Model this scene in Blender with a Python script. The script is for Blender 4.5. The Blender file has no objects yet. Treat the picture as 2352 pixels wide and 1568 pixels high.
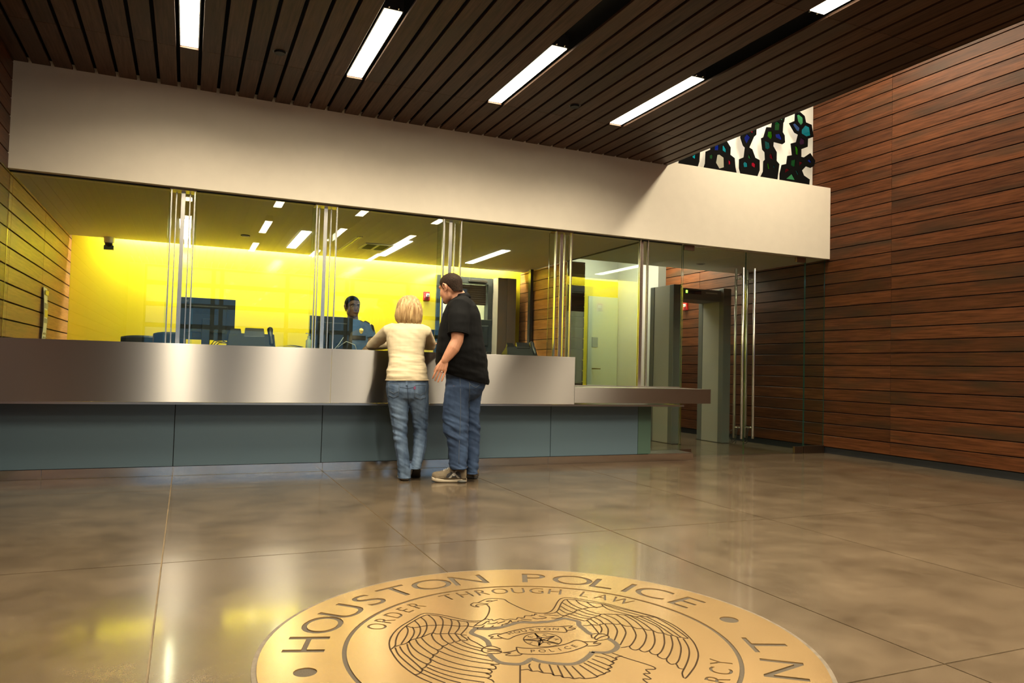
import bpy, bmesh, math, random
from mathutils import Vector, Matrix, noise
from mathutils.bvhtree import BVHTree

random.seed(7)
scene = bpy.context.scene
col = scene.collection

# ---------------------------------------------------------------- camera
FPX, YAW, PITCH, ROLL, CAMZ = 1707.69, 0.4118, 0.0377, -0.0259, 0.95
_f = Vector((math.sin(YAW) * math.cos(PITCH), math.cos(YAW) * math.cos(PITCH), math.sin(PITCH)))
_r = Vector((math.cos(YAW), -math.sin(YAW), 0))
_d = _f.cross(_r)
_c, _s = math.cos(ROLL), math.sin(ROLL)
RIGHT, DOWN, FWD = _c * _r + _s * _d, -_s * _r + _c * _d, _f
CAM = Vector((0, 0, CAMZ))
cam_data = bpy.data.cameras.new('camera')
cam = bpy.data.objects.new('camera', cam_data)
col.objects.link(cam)
cam_data.sensor_width = 36
cam_data.lens = FPX / 2352 * 36
cam_data.clip_start = 0.05
_m = Matrix((RIGHT, -DOWN, -FWD)).transposed().to_4x4()
_m.translation = CAM
cam.matrix_world = _m
scene.camera = cam

# ---------------------------------------------------------------- world, exposure
world = bpy.data.worlds.new('dusk_sky')
scene.world = world
world.use_nodes = True
_bg = world.node_tree.nodes['Background']
_bg.inputs[0].default_value = (0.16, 0.36, 0.64, 1)
_bg.inputs[1].default_value = 0.62
scene.view_settings.view_transform = 'Standard'
scene.view_settings.look = 'None'
scene.view_settings.gamma = 1
scene.view_settings.exposure = 1.0
scene.view_settings.use_curve_mapping = False
scene.cycles.max_bounces = 10
scene.cycles.transparent_max_bounces = 24
scene.cycles.sample_clamp_indirect = 6
scene.cycles.caustics_reflective = False
scene.cycles.caustics_refractive = False
LIGHT_LOBBY, LIGHT_OFFICE, LIGHT_COVE, LIGHT_WELL, LIGHT_BACK = 12.0, 14.0, 165.0, 23.0, 40.0
LOBBY_WATT, LOBBY_SPREAD = 20.5, 148.0
WARM = (1.0, 0.85, 0.60)


def ray(px, py):
    return RIGHT * ((px - 1176) / FPX) + DOWN * ((py - 784) / FPX) + FWD


def at(px, py, axis, value):
    """the point of the plane axis = value that lies under a pixel of the photograph"""
    d = ray(px, py)
    t = (value - CAM[axis]) / d[axis]
    return CAM + d * t


# ---------------------------------------------------------------- materials
def new_mat(name):
    m = bpy.data.materials.new(name)
    m.use_nodes = True
    nt = m.node_tree
    b = nt.nodes['Principled BSDF']
    return m, nt, b


def mat(name, color, rough=0.5, metal=0.0, spec=0.5, coat=0.0, emit=None, emit_s=0.0, noise_amt=0.0, noise_scale=8.0, bump=0.0, bump_scale=60.0):
    m, nt, b = new_mat(name)
    b.inputs['Base Color'].default_value = (*color, 1)
    b.inputs['Roughness'].default_value = rough
    b.inputs['Metallic'].default_value = metal
    b.inputs['Specular IOR Level'].default_value = spec
    b.inputs['Coat Weight'].default_value = coat
    b.inputs['Coat Roughness'].default_value = 0.1
    if emit:
        b.inputs['Emission Color'].default_value = (*emit, 1)
        b.inputs['Emission Strength'].default_value = emit_s
    tc = nt.nodes.new('ShaderNodeTexCoord')
    if noise_amt:
        n = nt.nodes.new('ShaderNodeTexNoise')
        n.inputs['Scale'].default_value = noise_scale
        n.inputs['Detail'].default_value = 5
        nt.links.new(tc.outputs['Object'], n.inputs['Vector'])
        r = nt.nodes.new('ShaderNodeMapRange')
        r.inputs[1].default_value, r.inputs[2].default_value = 0.3, 0.7
        r.inputs[3].default_value, r.inputs[4].default_value = 1 - noise_amt, 1 + noise_amt
        nt.links.new(n.outputs['Fac'], r.inputs[0])
        v = nt.nodes.new('ShaderNodeVectorMath')
        v.operation = 'SCALE'
        v.inputs[0].default_value = color
        nt.links.new(r.outputs[0], v.inputs['Scale'])
        nt.links.new(v.outputs[0], b.inputs['Base Color'])
    if bump:
        n2 = nt.nodes.new('ShaderNodeTexNoise')
        n2.inputs['Scale'].default_value = bump_scale
        n2.inputs['Detail'].default_value = 4
        nt.links.new(tc.outputs['Object'], n2.inputs['Vector'])
        bp = nt.nodes.new('ShaderNodeBump')
        bp.inputs['Strength'].default_value = bump
        bp.inputs['Distance'].default_value = 0.01
        nt.links.new(n2.outputs['Fac'], bp.inputs['Height'])
        nt.links.new(bp.outputs[0], b.inputs['Normal'])
    return m


def wood(name, dark, light, grey, rough=0.42, vary=0.55):
    """boards with the grain along local Y; each board differs through Object Info Random"""
    m, nt, b = new_mat(name)
    L = nt.links.new
    tc = nt.nodes.new('ShaderNodeTexCoord')
    oi = nt.nodes.new('ShaderNodeObjectInfo')
    off = nt.nodes.new('ShaderNodeVectorMath'); off.operation = 'SCALE'
    off.inputs[0].default_value = (37, 91, 53)
    L(oi.outputs['Random'], off.inputs['Scale'])
    add = nt.nodes.new('ShaderNodeVectorMath'); add.operation = 'ADD'
    L(tc.outputs['Object'], add.inputs[0]); L(off.outputs[0], add.inputs[1])
    mp = nt.nodes.new('ShaderNodeMapping'); mp.inputs['Scale'].default_value = (26, 1.3, 26)
    L(add.outputs[0], mp.inputs[0])
    n = nt.nodes.new('ShaderNodeTexNoise'); n.inputs['Scale'].default_value = 2.2; n.inputs['Detail'].default_value = 7; n.inputs['Roughness'].default_value = 0.62
    L(mp.outputs[0], n.inputs['Vector'])
    r = nt.nodes.new('ShaderNodeValToRGB')
    r.color_ramp.elements[0].position, r.color_ramp.elements[1].position = 0.32, 0.7
    r.color_ramp.elements[0].color = (*dark, 1); r.color_ramp.elements[1].color = (*light, 1)
    L(n.outputs['Fac'], r.inputs[0])
    # broad weathered patches along the board
    mp2 = nt.nodes.new('ShaderNodeMapping'); mp2.inputs['Scale'].default_value = (5, 0.9, 5)
    L(add.outputs[0], mp2.inputs[0])
    n2 = nt.nodes.new('ShaderNodeTexNoise'); n2.inputs['Scale'].default_value = 1.0; n2.inputs['Detail'].default_value = 3
    L(mp2.outputs[0], n2.inputs['Vector'])
    r2 = nt.nodes.new('ShaderNodeMapRange'); r2.inputs[1].default_value, r2.inputs[2].default_value = 0.5, 0.72
    L(n2.outputs['Fac'], r2.inputs[0])
    mx = nt.nodes.new('ShaderNodeMix'); mx.data_type = 'RGBA'
    L(r2.outputs[0], mx.inputs['Factor']); L(r.outputs[0], mx.inputs['A']); mx.inputs['B'].default_value = (*grey, 1)
    mr = nt.nodes.new('ShaderNodeMapRange'); mr.inputs[3].default_value, mr.inputs[4].default_value = 1 - vary / 2, 1 + vary / 2
    L(oi.outputs['Random'], mr.inputs[0])
    sc = nt.nodes.new('ShaderNodeVectorMath'); sc.operation = 'SCALE'
    L(mx.outputs['Result'], sc.inputs[0]); L(mr.outputs[0], sc.inputs['Scale'])
    L(sc.outputs[0], b.inputs['Base Color'])
    b.inputs['Roughness'].default_value = rough
    b.inputs['Specular IOR Level'].default_value = 0.18
    bp = nt.nodes.new('ShaderNodeBump'); bp.inputs['Strength'].default_value = 0.25; bp.inputs['Distance'].default_value = 0.003
    L(n.outputs['Fac'], bp.inputs['Height']); L(bp.outputs[0], b.inputs['Normal'])
    return m


def steel(name, color=(0.43, 0.415, 0.40), rough=0.31, aniso=1.0):
    m, nt, b = new_mat(name)
    L = nt.links.new
    b.inputs['Base Color'].default_value = (*color, 1)
    b.inputs['Metallic'].default_value = 1
    b.inputs['Anisotropic'].default_value = aniso
    tg = nt.nodes.new('ShaderNodeCombineXYZ'); tg.inputs[2].default_value = 1.0
    L(tg.outputs[0], b.inputs['Tangent'])
    tc = nt.nodes.new('ShaderNodeTexCoord')
    mp = nt.nodes.new('ShaderNodeMapping'); mp.inputs['Scale'].default_value = (3, 3, 900)
    L(tc.outputs['Object'], mp.inputs[0])
    n = nt.nodes.new('ShaderNodeTexNoise'); n.inputs['Scale'].default_value = 1; n.inputs['Detail'].default_value = 3
    L(mp.outputs[0], n.inputs['Vector'])
    r = nt.nodes.new('ShaderNodeMapRange'); r.inputs[3].default_value, r.inputs[4].default_value = rough - 0.03, rough + 0.03
    L(n.outputs['Fac'], r.inputs[0]); L(r.outputs[0], b.inputs['Roughness'])
    return m


def pane_glass(name, tint=(0.90, 0.95, 0.91), boost=1.0):
    """thin architectural glass: mirror reflection by Fresnel over tinted straight transmission"""
    m = bpy.data.materials.new(name); m.use_nodes = True
    nt = m.node_tree; nt.nodes.clear(); L = nt.links.new
    out = nt.nodes.new('ShaderNodeOutputMaterial')
    geo = nt.nodes.new('ShaderNodeNewGeometry')
    ior = nt.nodes.new('ShaderNodeMapRange'); ior.inputs[3].default_value, ior.inputs[4].default_value = 1.52, 1 / 1.52
    L(geo.outputs['Backfacing'], ior.inputs[0])
    fr = nt.nodes.new('ShaderNodeFresnel'); L(ior.outputs[0], fr.inputs['IOR'])
    mul = nt.nodes.new('ShaderNodeMath'); mul.operation = 'MULTIPLY'; mul.inputs[1].default_value = boost; mul.use_clamp = True
    L(fr.outputs[0], mul.inputs[0])
    tr = nt.nodes.new('ShaderNodeBsdfTransparent'); tr.inputs[0].default_value = (*tint, 1)
    gl = nt.nodes.new('ShaderNodeBsdfGlossy'); gl.inputs['Roughness'].default_value = 0.0; gl.inputs[0].default_value = (1, 1, 1, 1)
    mx = nt.nodes.new('ShaderNodeMixShader')
    L(mul.outputs[0], mx.inputs[0]); L(tr.outputs[0], mx.inputs[1]); L(gl.outputs[0], mx.inputs[2]); L(mx.outputs[0], out.inputs[0])
    return m


def frosted(name, color):
    """frosted sheet: scatters the light that comes through it, clear on its rear face"""
    m = bpy.data.materials.new(name); m.use_nodes = True
    nt = m.node_tree; nt.nodes.clear(); L = nt.links.new
    out = nt.nodes.new('ShaderNodeOutputMaterial')
    tl = nt.nodes.new('ShaderNodeBsdfTranslucent'); tl.inputs[0].default_value = (*color, 1)
    df = nt.nodes.new('ShaderNodeBsdfDiffuse'); df.inputs[0].default_value = (*color, 1)
    mx = nt.nodes.new('ShaderNodeMixShader'); mx.inputs[0].default_value = 0.4
    L(tl.outputs[0], mx.inputs[1]); L(df.outputs[0], mx.inputs[2]); L(mx.outputs[0], out.inputs[0])
    return m


def emission(name, color, strength):
    m = bpy.data.materials.new(name); m.use_nodes = True
    nt = m.node_tree; nt.nodes.clear()
    out = nt.nodes.new('ShaderNodeOutputMaterial'); e = nt.nodes.new('ShaderNodeEmission')
    e.inputs[0].default_value = (*color, 1); e.inputs[1].default_value = strength
    nt.links.new(e.outputs[0], out.inputs[0])
    return m


def concrete():
    m, nt, b = new_mat('polished_concrete')
    L = nt.links.new
    geo = nt.nodes.new('ShaderNodeNewGeometry')
    n = nt.nodes.new('ShaderNodeTexNoise'); n.inputs['Scale'].default_value = 2.6; n.inputs['Detail'].default_value = 10; n.inputs['Roughness'].default_value = 0.68
    L(geo.outputs['Position'], n.inputs['Vector'])
    r = nt.nodes.new('ShaderNodeValToRGB')
    r.color_ramp.elements[0].position, r.color_ramp.elements[1].position = 0.3, 0.72
    r.color_ramp.elements[0].color = (0.066, 0.048, 0.030, 1); r.color_ramp.elements[1].color = (0.145, 0.109, 0.071, 1)
    L(n.outputs['Fac'], r.inputs[0])
    v = nt.nodes.new('ShaderNodeTexVoronoi'); v.inputs['Scale'].default_value = 26
    L(geo.outputs['Position'], v.inputs['Vector'])
    cr = nt.nodes.new('ShaderNodeMapRange'); cr.inputs[1].default_value, cr.inputs[2].default_value, cr.inputs[3].default_value, cr.inputs[4].default_value = 0.03, 0.05, 0.45, 0.0
    L(v.outputs['Distance'], cr.inputs[0])
    n3 = nt.nodes.new('ShaderNodeTexNoise'); n3.inputs['Scale'].default_value = 220; n3.inputs['Detail'].default_value = 2
    L(geo.outputs['Position'], n3.inputs['Vector'])
    mr = nt.nodes.new('ShaderNodeMapRange'); mr.inputs[1].default_value, mr.inputs[2].default_value, mr.inputs[3].default_value, mr.inputs[4].default_value = 0.3, 0.7, 0.86, 1.14
    L(n3.outputs['Fac'], mr.inputs[0])
    sc = nt.nodes.new('ShaderNodeVectorMath'); sc.operation = 'SCALE'
    L(r.outputs[0], sc.inputs[0]); L(mr.outputs[0], sc.inputs['Scale'])
    mx = nt.nodes.new('ShaderNodeMix'); mx.data_type = 'RGBA'
    vc = nt.nodes.new('ShaderNodeMath'); vc.operation = 'MULTIPLY'
    wn = nt.nodes.new('ShaderNodeSeparateColor'); L(v.outputs['Color'], wn.inputs[0])
    gt = nt.nodes.new('ShaderNodeMath'); gt.operation = 'GREATER_THAN'; gt.inputs[1].default_value = 0.9
    L(wn.outputs[0], gt.inputs[0]); L(cr.outputs[0], vc.inputs[0]); L(gt.outputs[0], vc.inputs[1])
    L(vc.outputs[0], mx.inputs['Factor']); L(sc.outputs[0], mx.inputs['A']); mx.inputs['B'].default_value = (0.5, 0.42, 0.3, 1)
    L(mx.outputs['Result'], b.inputs['Base Color'])
    rr = nt.nodes.new('ShaderNodeMapRange'); rr.inputs[1].default_value, rr.inputs[2].default_value, rr.inputs[3].default_value, rr.inputs[4].default_value = 0.3, 0.75, 0.235, 0.268
    L(n.outputs['Fac'], rr.inputs[0]); L(rr.outputs[0], b.inputs['Roughness'])
    b.inputs['Specular IOR Level'].default_value = 0.55
    b.inputs['Coat Weight'].default_value = 0.45; b.inputs['Coat Roughness'].default_value = 0.09
    return m


def streaked(name, c1, c2, scale, rough=0.5, sheen=0.0, bump=0.3, contrast=(0.35, 0.65), spec=0.5):
    m, nt, b = new_mat(name)
    b.inputs['Specular IOR Level'].default_value = spec
    L = nt.links.new
    tc = nt.nodes.new('ShaderNodeTexCoord')
    mp = nt.nodes.new('ShaderNodeMapping'); mp.inputs['Scale'].default_value = scale
    L(tc.outputs['Object'], mp.inputs[0])
    n = nt.nodes.new('ShaderNodeTexNoise'); n.inputs['Scale'].default_value = 1; n.inputs['Detail'].default_value = 6; n.inputs['Roughness'].default_value = 0.6
    L(mp.outputs[0], n.inputs['Vector'])
    r = nt.nodes.new('ShaderNodeValToRGB')
    r.color_ramp.elements[0].position, r.color_ramp.elements[1].position = contrast
    r.color_ramp.elements[0].color = (*c1, 1); r.color_ramp.elements[1].color = (*c2, 1)
    L(n.outputs['Fac'], r.inputs[0]); L(r.outputs[0], b.inputs['Base Color'])
    b.inputs['Roughness'].default_value = rough
    b.inputs['Sheen Weight'].default_value = sheen
    if bump:
        bp = nt.nodes.new('ShaderNodeBump'); bp.inputs['Strength'].default_value = bump; bp.inputs['Distance'].default_value = 0.004
        L(n.outputs['Fac'], bp.inputs['Height']); L(bp.outputs[0], b.inputs['Normal'])
    return m


M = {
    'white': mat('painted_plaster', (0.73, 0.67, 0.57), 0.7, noise_amt=0.02),
    'white2': mat('white_plaster', (0.72, 0.70, 0.64), 0.7),
    'office_ceiling': mat('office_ceiling_paint', (0.58, 0.54, 0.47), 0.8),
    'yellow': mat('yellow_back_painted_glass', (0.86, 0.70, 0.03), 0.16, spec=0.5, coat=0.4),
    'black': mat('black_void', (0.008, 0.009, 0.011), 0.8),
    'deck': mat('dark_ceiling_deck', (0.006, 0.008, 0.012), 0.9),
    'wood_ceiling': wood('ceiling_walnut', (0.036, 0.018, 0.0115), (0.095, 0.052, 0.034), (0.060, 0.040, 0.030), 0.5, 0.5),
    'wood_wall': wood('reddish_cedar', (0.040, 0.0112, 0.0035), (0.120, 0.041, 0.0145), (0.036, 0.0195, 0.0105), 0.44, 0.5),
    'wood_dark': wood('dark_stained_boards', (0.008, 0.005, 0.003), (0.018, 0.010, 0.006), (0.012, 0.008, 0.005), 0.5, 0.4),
    'wood_office': wood('office_lit_cedar', (0.20, 0.085, 0.030), (0.36, 0.17, 0.07), (0.22, 0.13, 0.06), 0.45, 0.3),  # brighter copy of the cedar, office light put into its colour
    'concrete': concrete(),
    'joint': mat('joint_sealant', (0.17, 0.125, 0.07), 0.8, noise_amt=0.2),
    'steel': steel('brushed_stainless'),
    'steel_plinth': mat('plinth_stainless', (0.74, 0.72, 0.70), 0.12, 1.0),
    'steel_plain': mat('satin_stainless', (0.55, 0.53, 0.50), 0.28, 1.0),
    'steel_bronze': mat('bronze_tinted_steel', (0.20, 0.14, 0.10), 0.35, 1.0),
    'chrome': mat('polished_steel', (0.70, 0.68, 0.64), 0.26, 1.0),
    'panel': mat('back_painted_blue_glass', (0.104, 0.162, 0.205), 0.28, spec=0.5, coat=0.25),
    'panel_green': mat('green_frosted_glass', (0.075, 0.135, 0.105), 0.3, spec=0.5, coat=0.25),
    'glass': pane_glass('clear_glass'),
    'glass_edge': mat('green_glass_edge', (0.022, 0.07, 0.052), 0.1, spec=0.7),
    'bronze': mat('polished_bronze', (0.50, 0.335, 0.155), 0.22, 0.65, noise_amt=0.06, noise_scale=5),
    'engraved': mat('engraved_recess', (0.055, 0.040, 0.023), 0.75, noise_amt=0.3, noise_scale=250),
    'engraved_line': mat('engraved_line', (0.03, 0.017, 0.008), 0.8, spec=0.1),
    'grout': mat('grey_grout', (0.13, 0.105, 0.075), 0.7, noise_amt=0.25, noise_scale=30),
    'plastic': mat('black_plastic', (0.012, 0.013, 0.015), 0.35),
    'plastic2': mat('charcoal_plastic', (0.006, 0.0065, 0.006), 0.5, spec=0.25),
    'screen': mat('dark_screen', (0.006, 0.008, 0.012), 0.08),
    'red': mat('red_plastic', (0.48, 0.018, 0.012), 0.35),
    'lens': mat('white_lens', (0.75, 0.75, 0.72), 0.15),
    'grey_light': mat('light_grey_laminate', (0.40, 0.37, 0.31), 0.45),
    'grey_dark': mat('dark_grey_rubber', (0.13, 0.135, 0.125), 0.45),
    'grey_metal': mat('grey_brown_metal', (0.19, 0.16, 0.135), 0.4, 0.2),
    'frame_dark': mat('dark_door_frame', (0.02, 0.022, 0.024), 0.4),
    'slat': mat('brown_blind', (0.105, 0.072, 0.05), 0.5),
    'navy': mat('navy_vinyl', (0.02, 0.045, 0.085), 0.4),
    'paper': mat('white_paper', (0.75, 0.73, 0.66), 0.7),
    'paper_yellow': mat('yellow_print', (0.75, 0.60, 0.05), 0.7),
    'paper_grey': mat('grey_print', (0.35, 0.33, 0.28), 0.7),
    'cable': mat('black_cable', (0.01, 0.01, 0.01), 0.5),
    'cable_white': mat('pale_cable', (0.5, 0.5, 0.46), 0.5),
    'led': emission('green_led', (0.25, 1.0, 0.05), 3.0),
    'door_pale': mat('pale_green_door', (0.62, 0.68, 0.52), 0.35),
    'skin': mat('skin', (0.56, 0.27, 0.165), 0.5, noise_amt=0.08, noise_scale=30),
    'skin_dark': mat('tanned_skin', (0.30, 0.165, 0.11), 0.45, noise_amt=0.08, noise_scale=30),
    'hair_blond': streaked('blond_hair', (0.24, 0.125, 0.045), (0.66, 0.46, 0.22), (95, 95, 5), 0.4, bump=0.6),
    'hair_brown': streaked('short_brown_hair', (0.008, 0.0045, 0.003), (0.036, 0.020, 0.012), (160, 160, 120), 0.7, bump=0.8, spec=0.15),
    'hair_black': streaked('short_black_hair', (0.006, 0.006, 0.007), (0.025, 0.022, 0.02), (160, 160, 120), 0.7, bump=0.6, spec=0.15),
    'cream': mat('cream_knit', (0.56, 0.475, 0.32), 0.8, noise_amt=0.04, noise_scale=20, bump=0.15, bump_scale=300),
    'black_cloth': mat('black_cotton', (0.0045, 0.0048, 0.0055), 0.9, spec=0.15, noise_amt=0.2, noise_scale=30, bump=0.2, bump_scale=300),
    'denim': streaked('faded_denim', (0.030, 0.060, 0.125), (0.145, 0.215, 0.325), (9, 9, 3.5), 0.8, bump=0.15, contrast=(0.3, 0.72)),
    'denim_dark': streaked('blue_denim', (0.011, 0.028, 0.075), (0.042, 0.082, 0.175), (9, 9, 3.5), 0.8, bump=0.15, contrast=(0.3, 0.72)),
    'stitch': mat('pale_stitching', (0.10, 0.125, 0.155), 0.8),
    'stitch_dark': mat('dark_stitching', (0.02, 0.035, 0.07), 0.8),
    'uniform': mat('blue_uniform_cloth', (0.09, 0.19, 0.42), 0.75, noise_amt=0.1, noise_scale=18),
    'uniform_dark': mat('dark_uniform_cloth', (0.01, 0.014, 0.03), 0.75),
    'gold': mat('gold_metal', (0.65, 0.45, 0.14), 0.3, 1.0),
    'eye': mat('eye_white', (0.75, 0.72, 0.68), 0.2),
    'iris': mat('dark_iris', (0.02, 0.012, 0.008), 0.15),
    'lip': mat('lips', (0.20, 0.07, 0.055), 0.4),
    'shoe': mat('taupe_suede', (0.16, 0.125, 0.08), 0.75, noise_amt=0.15, noise_scale=40),
    'shoe_mesh': mat('dark_shoe_mesh', (0.03, 0.03, 0.035), 0.7),
    'sole': mat('pale_sole', (0.50, 0.43, 0.32), 0.6),
    'sole_dark': mat('dark_sole', (0.03, 0.027, 0.024), 0.6),
    'lace': mat('white_lace', (0.6, 0.58, 0.54), 0.7),
    'light_lobby': emission('lobby_diffuser', WARM, LIGHT_LOBBY),
    'light_office': emission('office_diffuser', (1.0, 0.90, 0.62), LIGHT_OFFICE),
    'light_cove': emission('cove_lamp', (1.0, 0.92, 0.66), LIGHT_COVE),
    'light_well': emission('well_lamp', WARM, LIGHT_WELL),
    'light_corridor_added': emission('added_corridor_lamp', (1.0, 0.9, 0.7), 70.0),
    'light_back': emission('back_room_lamp', (1.0, 0.92, 0.75), LIGHT_BACK),
    'frosted': frosted('frosted_glass', (0.82, 0.80, 0.74)),
    'clear_back': pane_glass('clear_rear_face', (1, 1, 1), 0.0),
    'light_box': emission('light_box_lamp', (1.0, 0.86, 0.64), 0.85),
    'housing': mat('fixture_housing', (0.02, 0.02, 0.022), 0.5),
}
ART_COL = {'mint': (0.25, 0.62, 0.42), 'slate': (0.20, 0.33, 0.60), 'cyan': (0.01, 0.52, 0.62), 'purple': (0.16, 0.03, 0.20), 'lime': (0.12, 0.42, 0.01),
           'green': (0.0, 0.30, 0.14), 'red': (0.30, 0.01, 0.07), 'teal': (0.0, 0.30, 0.32), 'blue': (0.02, 0.13, 0.55), 'pink': (0.55, 0.02, 0.14), 'clear': (0.85, 0.84, 0.78)}
for _k, _v in ART_COL.items():
    M['art_' + _k] = pane_glass(_k + '_art_glass', _v)
M['art_black'] = mat('black_painted_metal', (0.003, 0.003, 0.003), 0.9, spec=0.05)


# ---------------------------------------------------------------- geometry helpers
WL = {}


def wloc(o):
    return WL.get(o.name, Vector((0, 0, 0))) if o else Vector((0, 0, 0))


def tag(o, label=None, cat=None, group=None, kind=None):
    for k, v in (('label', label), ('category', cat), ('group', group), ('kind', kind)):
        if v:
            o[k] = v
    return o


def empty(name, loc, parent=None):
    o = bpy.data.objects.new(name, None)
    col.objects.link(o)
    o.empty_display_size = 0.1
    o.location = Vector(loc) - wloc(parent)
    o.parent = parent
    WL[o.name] = Vector(loc)
    return o


def link_mesh(name, me, mats, parent=None, origin=None, smooth=False):
    """me is in world coordinates; it is moved so that the object's own origin is `origin` or the parent's"""
    org = Vector(origin) if origin is not None else wloc(parent)
    if org.length:
        me.transform(Matrix.Translation(-org))
    for m_ in (mats if isinstance(mats, (list, tuple)) else [mats]):
        me.materials.append(m_)
    o = bpy.data.objects.new(name, me)
    col.objects.link(o)
    o.location = org - wloc(parent)
    o.parent = parent
    WL[o.name] = org
    if smooth:
        me.polygons.foreach_set('use_smooth', [True] * len(me.polygons))
    return o


class MB:
    def __init__(self):
        self.v, self.f = [], []

    def add(self, vs, fs):
        n = len(self.v)
        self.v += [Vector(p) for p in vs]
        self.f += [tuple(i + n for i in f) for f in fs]
        return self

    def box(self, x0, x1, y0, y1, z0, z1):
        return self.add([(x0, y0, z0), (x1, y0, z0), (x1, y1, z0), (x0, y1, z0), (x0, y0, z1), (x1, y0, z1), (x1, y1, z1), (x0, y1, z1)],
                        [(0, 3, 2, 1), (4, 5, 6, 7), (0, 1, 5, 4), (1, 2, 6, 5), (2, 3, 7, 6), (3, 0, 4, 7)])

    def loft(self, rings, cap=True, closed=True):
        n = len(rings[0]); vs = [p for r_ in rings for p in r_]; fs = []
        for i in range(len(rings) - 1):
            for j in range(n if closed else n - 1):
                k = (j + 1) % n
                fs.append((i * n + j, i * n + k, (i + 1) * n + k, (i + 1) * n + j))
        if cap:
            fs.append(tuple(reversed(range(n))))
            fs.append(tuple(range((len(rings) - 1) * n, len(rings) * n)))
        return self.add(vs, fs)

    def tube(self, pts, radii, n=10, round_ends=False):
        pts = [Vector(p) for p in pts]
        if not isinstance(radii, (list, tuple)):
            radii = [radii] * len(pts)
        if round_ends:
            d0 = (pts[0] - pts[1]).normalized(); d1 = (pts[-1] - pts[-2]).normalized()
            r0, r1 = radii[0], radii[-1]
            pts = [pts[0] + d0 * r0 * 0.95, pts[0] + d0 * r0 * 0.6] + pts + [pts[-1] + d1 * r1 * 0.6, pts[-1] + d1 * r1 * 0.95]
            radii = [r0 * 0.28, r0 * 0.78] + list(radii) + [r1 * 0.78, r1 * 0.28]
        rings = []; up = None
        for i, p in enumerate(pts):
            t = (pts[min(i + 1, len(pts) - 1)] - pts[max(i - 1, 0)]).normalized()
            if up is None:
                up = Vector((0, 0, 1)) if abs(t.z) < 0.9 else Vector((1, 0, 0))
            a = t.cross(up).normalized(); b = a.cross(t).normalized(); up = b
            rings.append([p + (a * math.cos(q) + b * math.sin(q)) * radii[i] for q in (2 * math.pi * j / n for j in range(n))])
        return self.loft(rings)

    def ellipsoid(self, c, ax, n=20, m=12):
        """ax: three half-axis vectors"""
        c = Vector(c); a, b, d = [Vector(x) for x in ax]
        rings = []
        for i in range(1, m):
            th = math.pi * i / m
            rings.append([c + d * math.cos(th) + (a * math.cos(q) + b * math.sin(q)) * math.sin(th) for q in (2 * math.pi * j / n for j in range(n))])
        return self.loft(rings)

    def prism(self, pts, d):
        """polygon pts extruded by vector d"""
        n = len(pts); pts = [Vector(p) for p in pts]; d = Vector(d)
        return self.add(pts + [p + d for p in pts], [tuple(range(n - 1, -1, -1)), tuple(range(n, 2 * n))] + [(i, (i + 1) % n, n + (i + 1) % n, n + i) for i in range(n)])

    def cyl(self, c, r, h, axis=2, n=24, r2=None):
        c = Vector(c); e = [Vector((1, 0, 0)), Vector((0, 1, 0)), Vector((0, 0, 1))]
        a, b, d = e[(axis + 1) % 3], e[(axis + 2) % 3], e[axis]
        r2 = r if r2 is None else r2
        return self.loft([[c + (a * math.cos(q) + b * math.sin(q)) * rr + d * hh for q in (2 * math.pi * j / n for j in range(n))] for rr, hh in ((r, 0), (r2, h))])

    def mesh(self, name='m'):
        me = bpy.data.meshes.new(name)
        me.from_pydata([tuple(p) for p in self.v], [], self.f)
        bm = bmesh.new(); bm.from_mesh(me); bmesh.ops.recalc_face_normals(bm, faces=bm.faces); bm.to_mesh(me); bm.free()
        return me

    def build(self, name, m_, parent=None, smooth=False, bevel=0.0, origin=None, segs=2):
        me = self.mesh(name)
        if bevel:
            bm = bmesh.new(); bm.from_mesh(me)
            ed = [e for e in bm.edges if len(e.link_faces) == 2 and e.calc_face_angle(0) > 0.6]
            bmesh.ops.bevel(bm, geom=ed, offset=bevel, segments=segs, profile=0.7, affect='EDGES', clamp_overlap=True)
            bm.to_mesh(me); bm.free()
        o = link_mesh(name, me, m_, parent, origin, smooth)
        if smooth == 'auto':
            pass
        return o


def struct(name, mb, m_, parent=None, bevel=0.0):
    o = mb.build(name, m_, parent, bevel=bevel)
    if parent is None:
        o['kind'] = 'structure'
    return o


_piece = {}


def piece(name, size, loc, m_, parent, axis='y', bevel=0.0015):
    """one board or slab: local Y is the long side; alike pieces share mesh data. size = (across, along, thick)"""
    key = (tuple(round(s, 4) for s in size), m_.name, bevel)
    me = _piece.get(key)
    if me is None:
        a, l, t = size
        mb = MB().box(-a / 2, a / 2, -l / 2, l / 2, -t / 2, t / 2)
        me = mb.mesh(name)
        if bevel:
            bm = bmesh.new(); bm.from_mesh(me)
            bmesh.ops.bevel(bm, geom=bm.edges[:], offset=bevel, segments=1, affect='EDGES')
            bm.to_mesh(me); bm.free()
        me.materials.append(m_)
        _piece[key] = me
    o = bpy.data.objects.new(name, me)
    col.objects.link(o)
    o.location = Vector(loc) - wloc(parent)
    if axis == 'wall_y':      # board on a wall that faces +-X: across = Z, along = Y, thick = X
        o.rotation_euler = (0, math.pi / 2, 0)
    elif axis == 'wall_x':    # board on a wall that faces +-Y: along = X, across = Z
        o.rotation_euler = Matrix(((0, 1, 0), (0, 0, 1), (1, 0, 0))).to_euler()
    o.parent = parent
    return o


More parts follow.
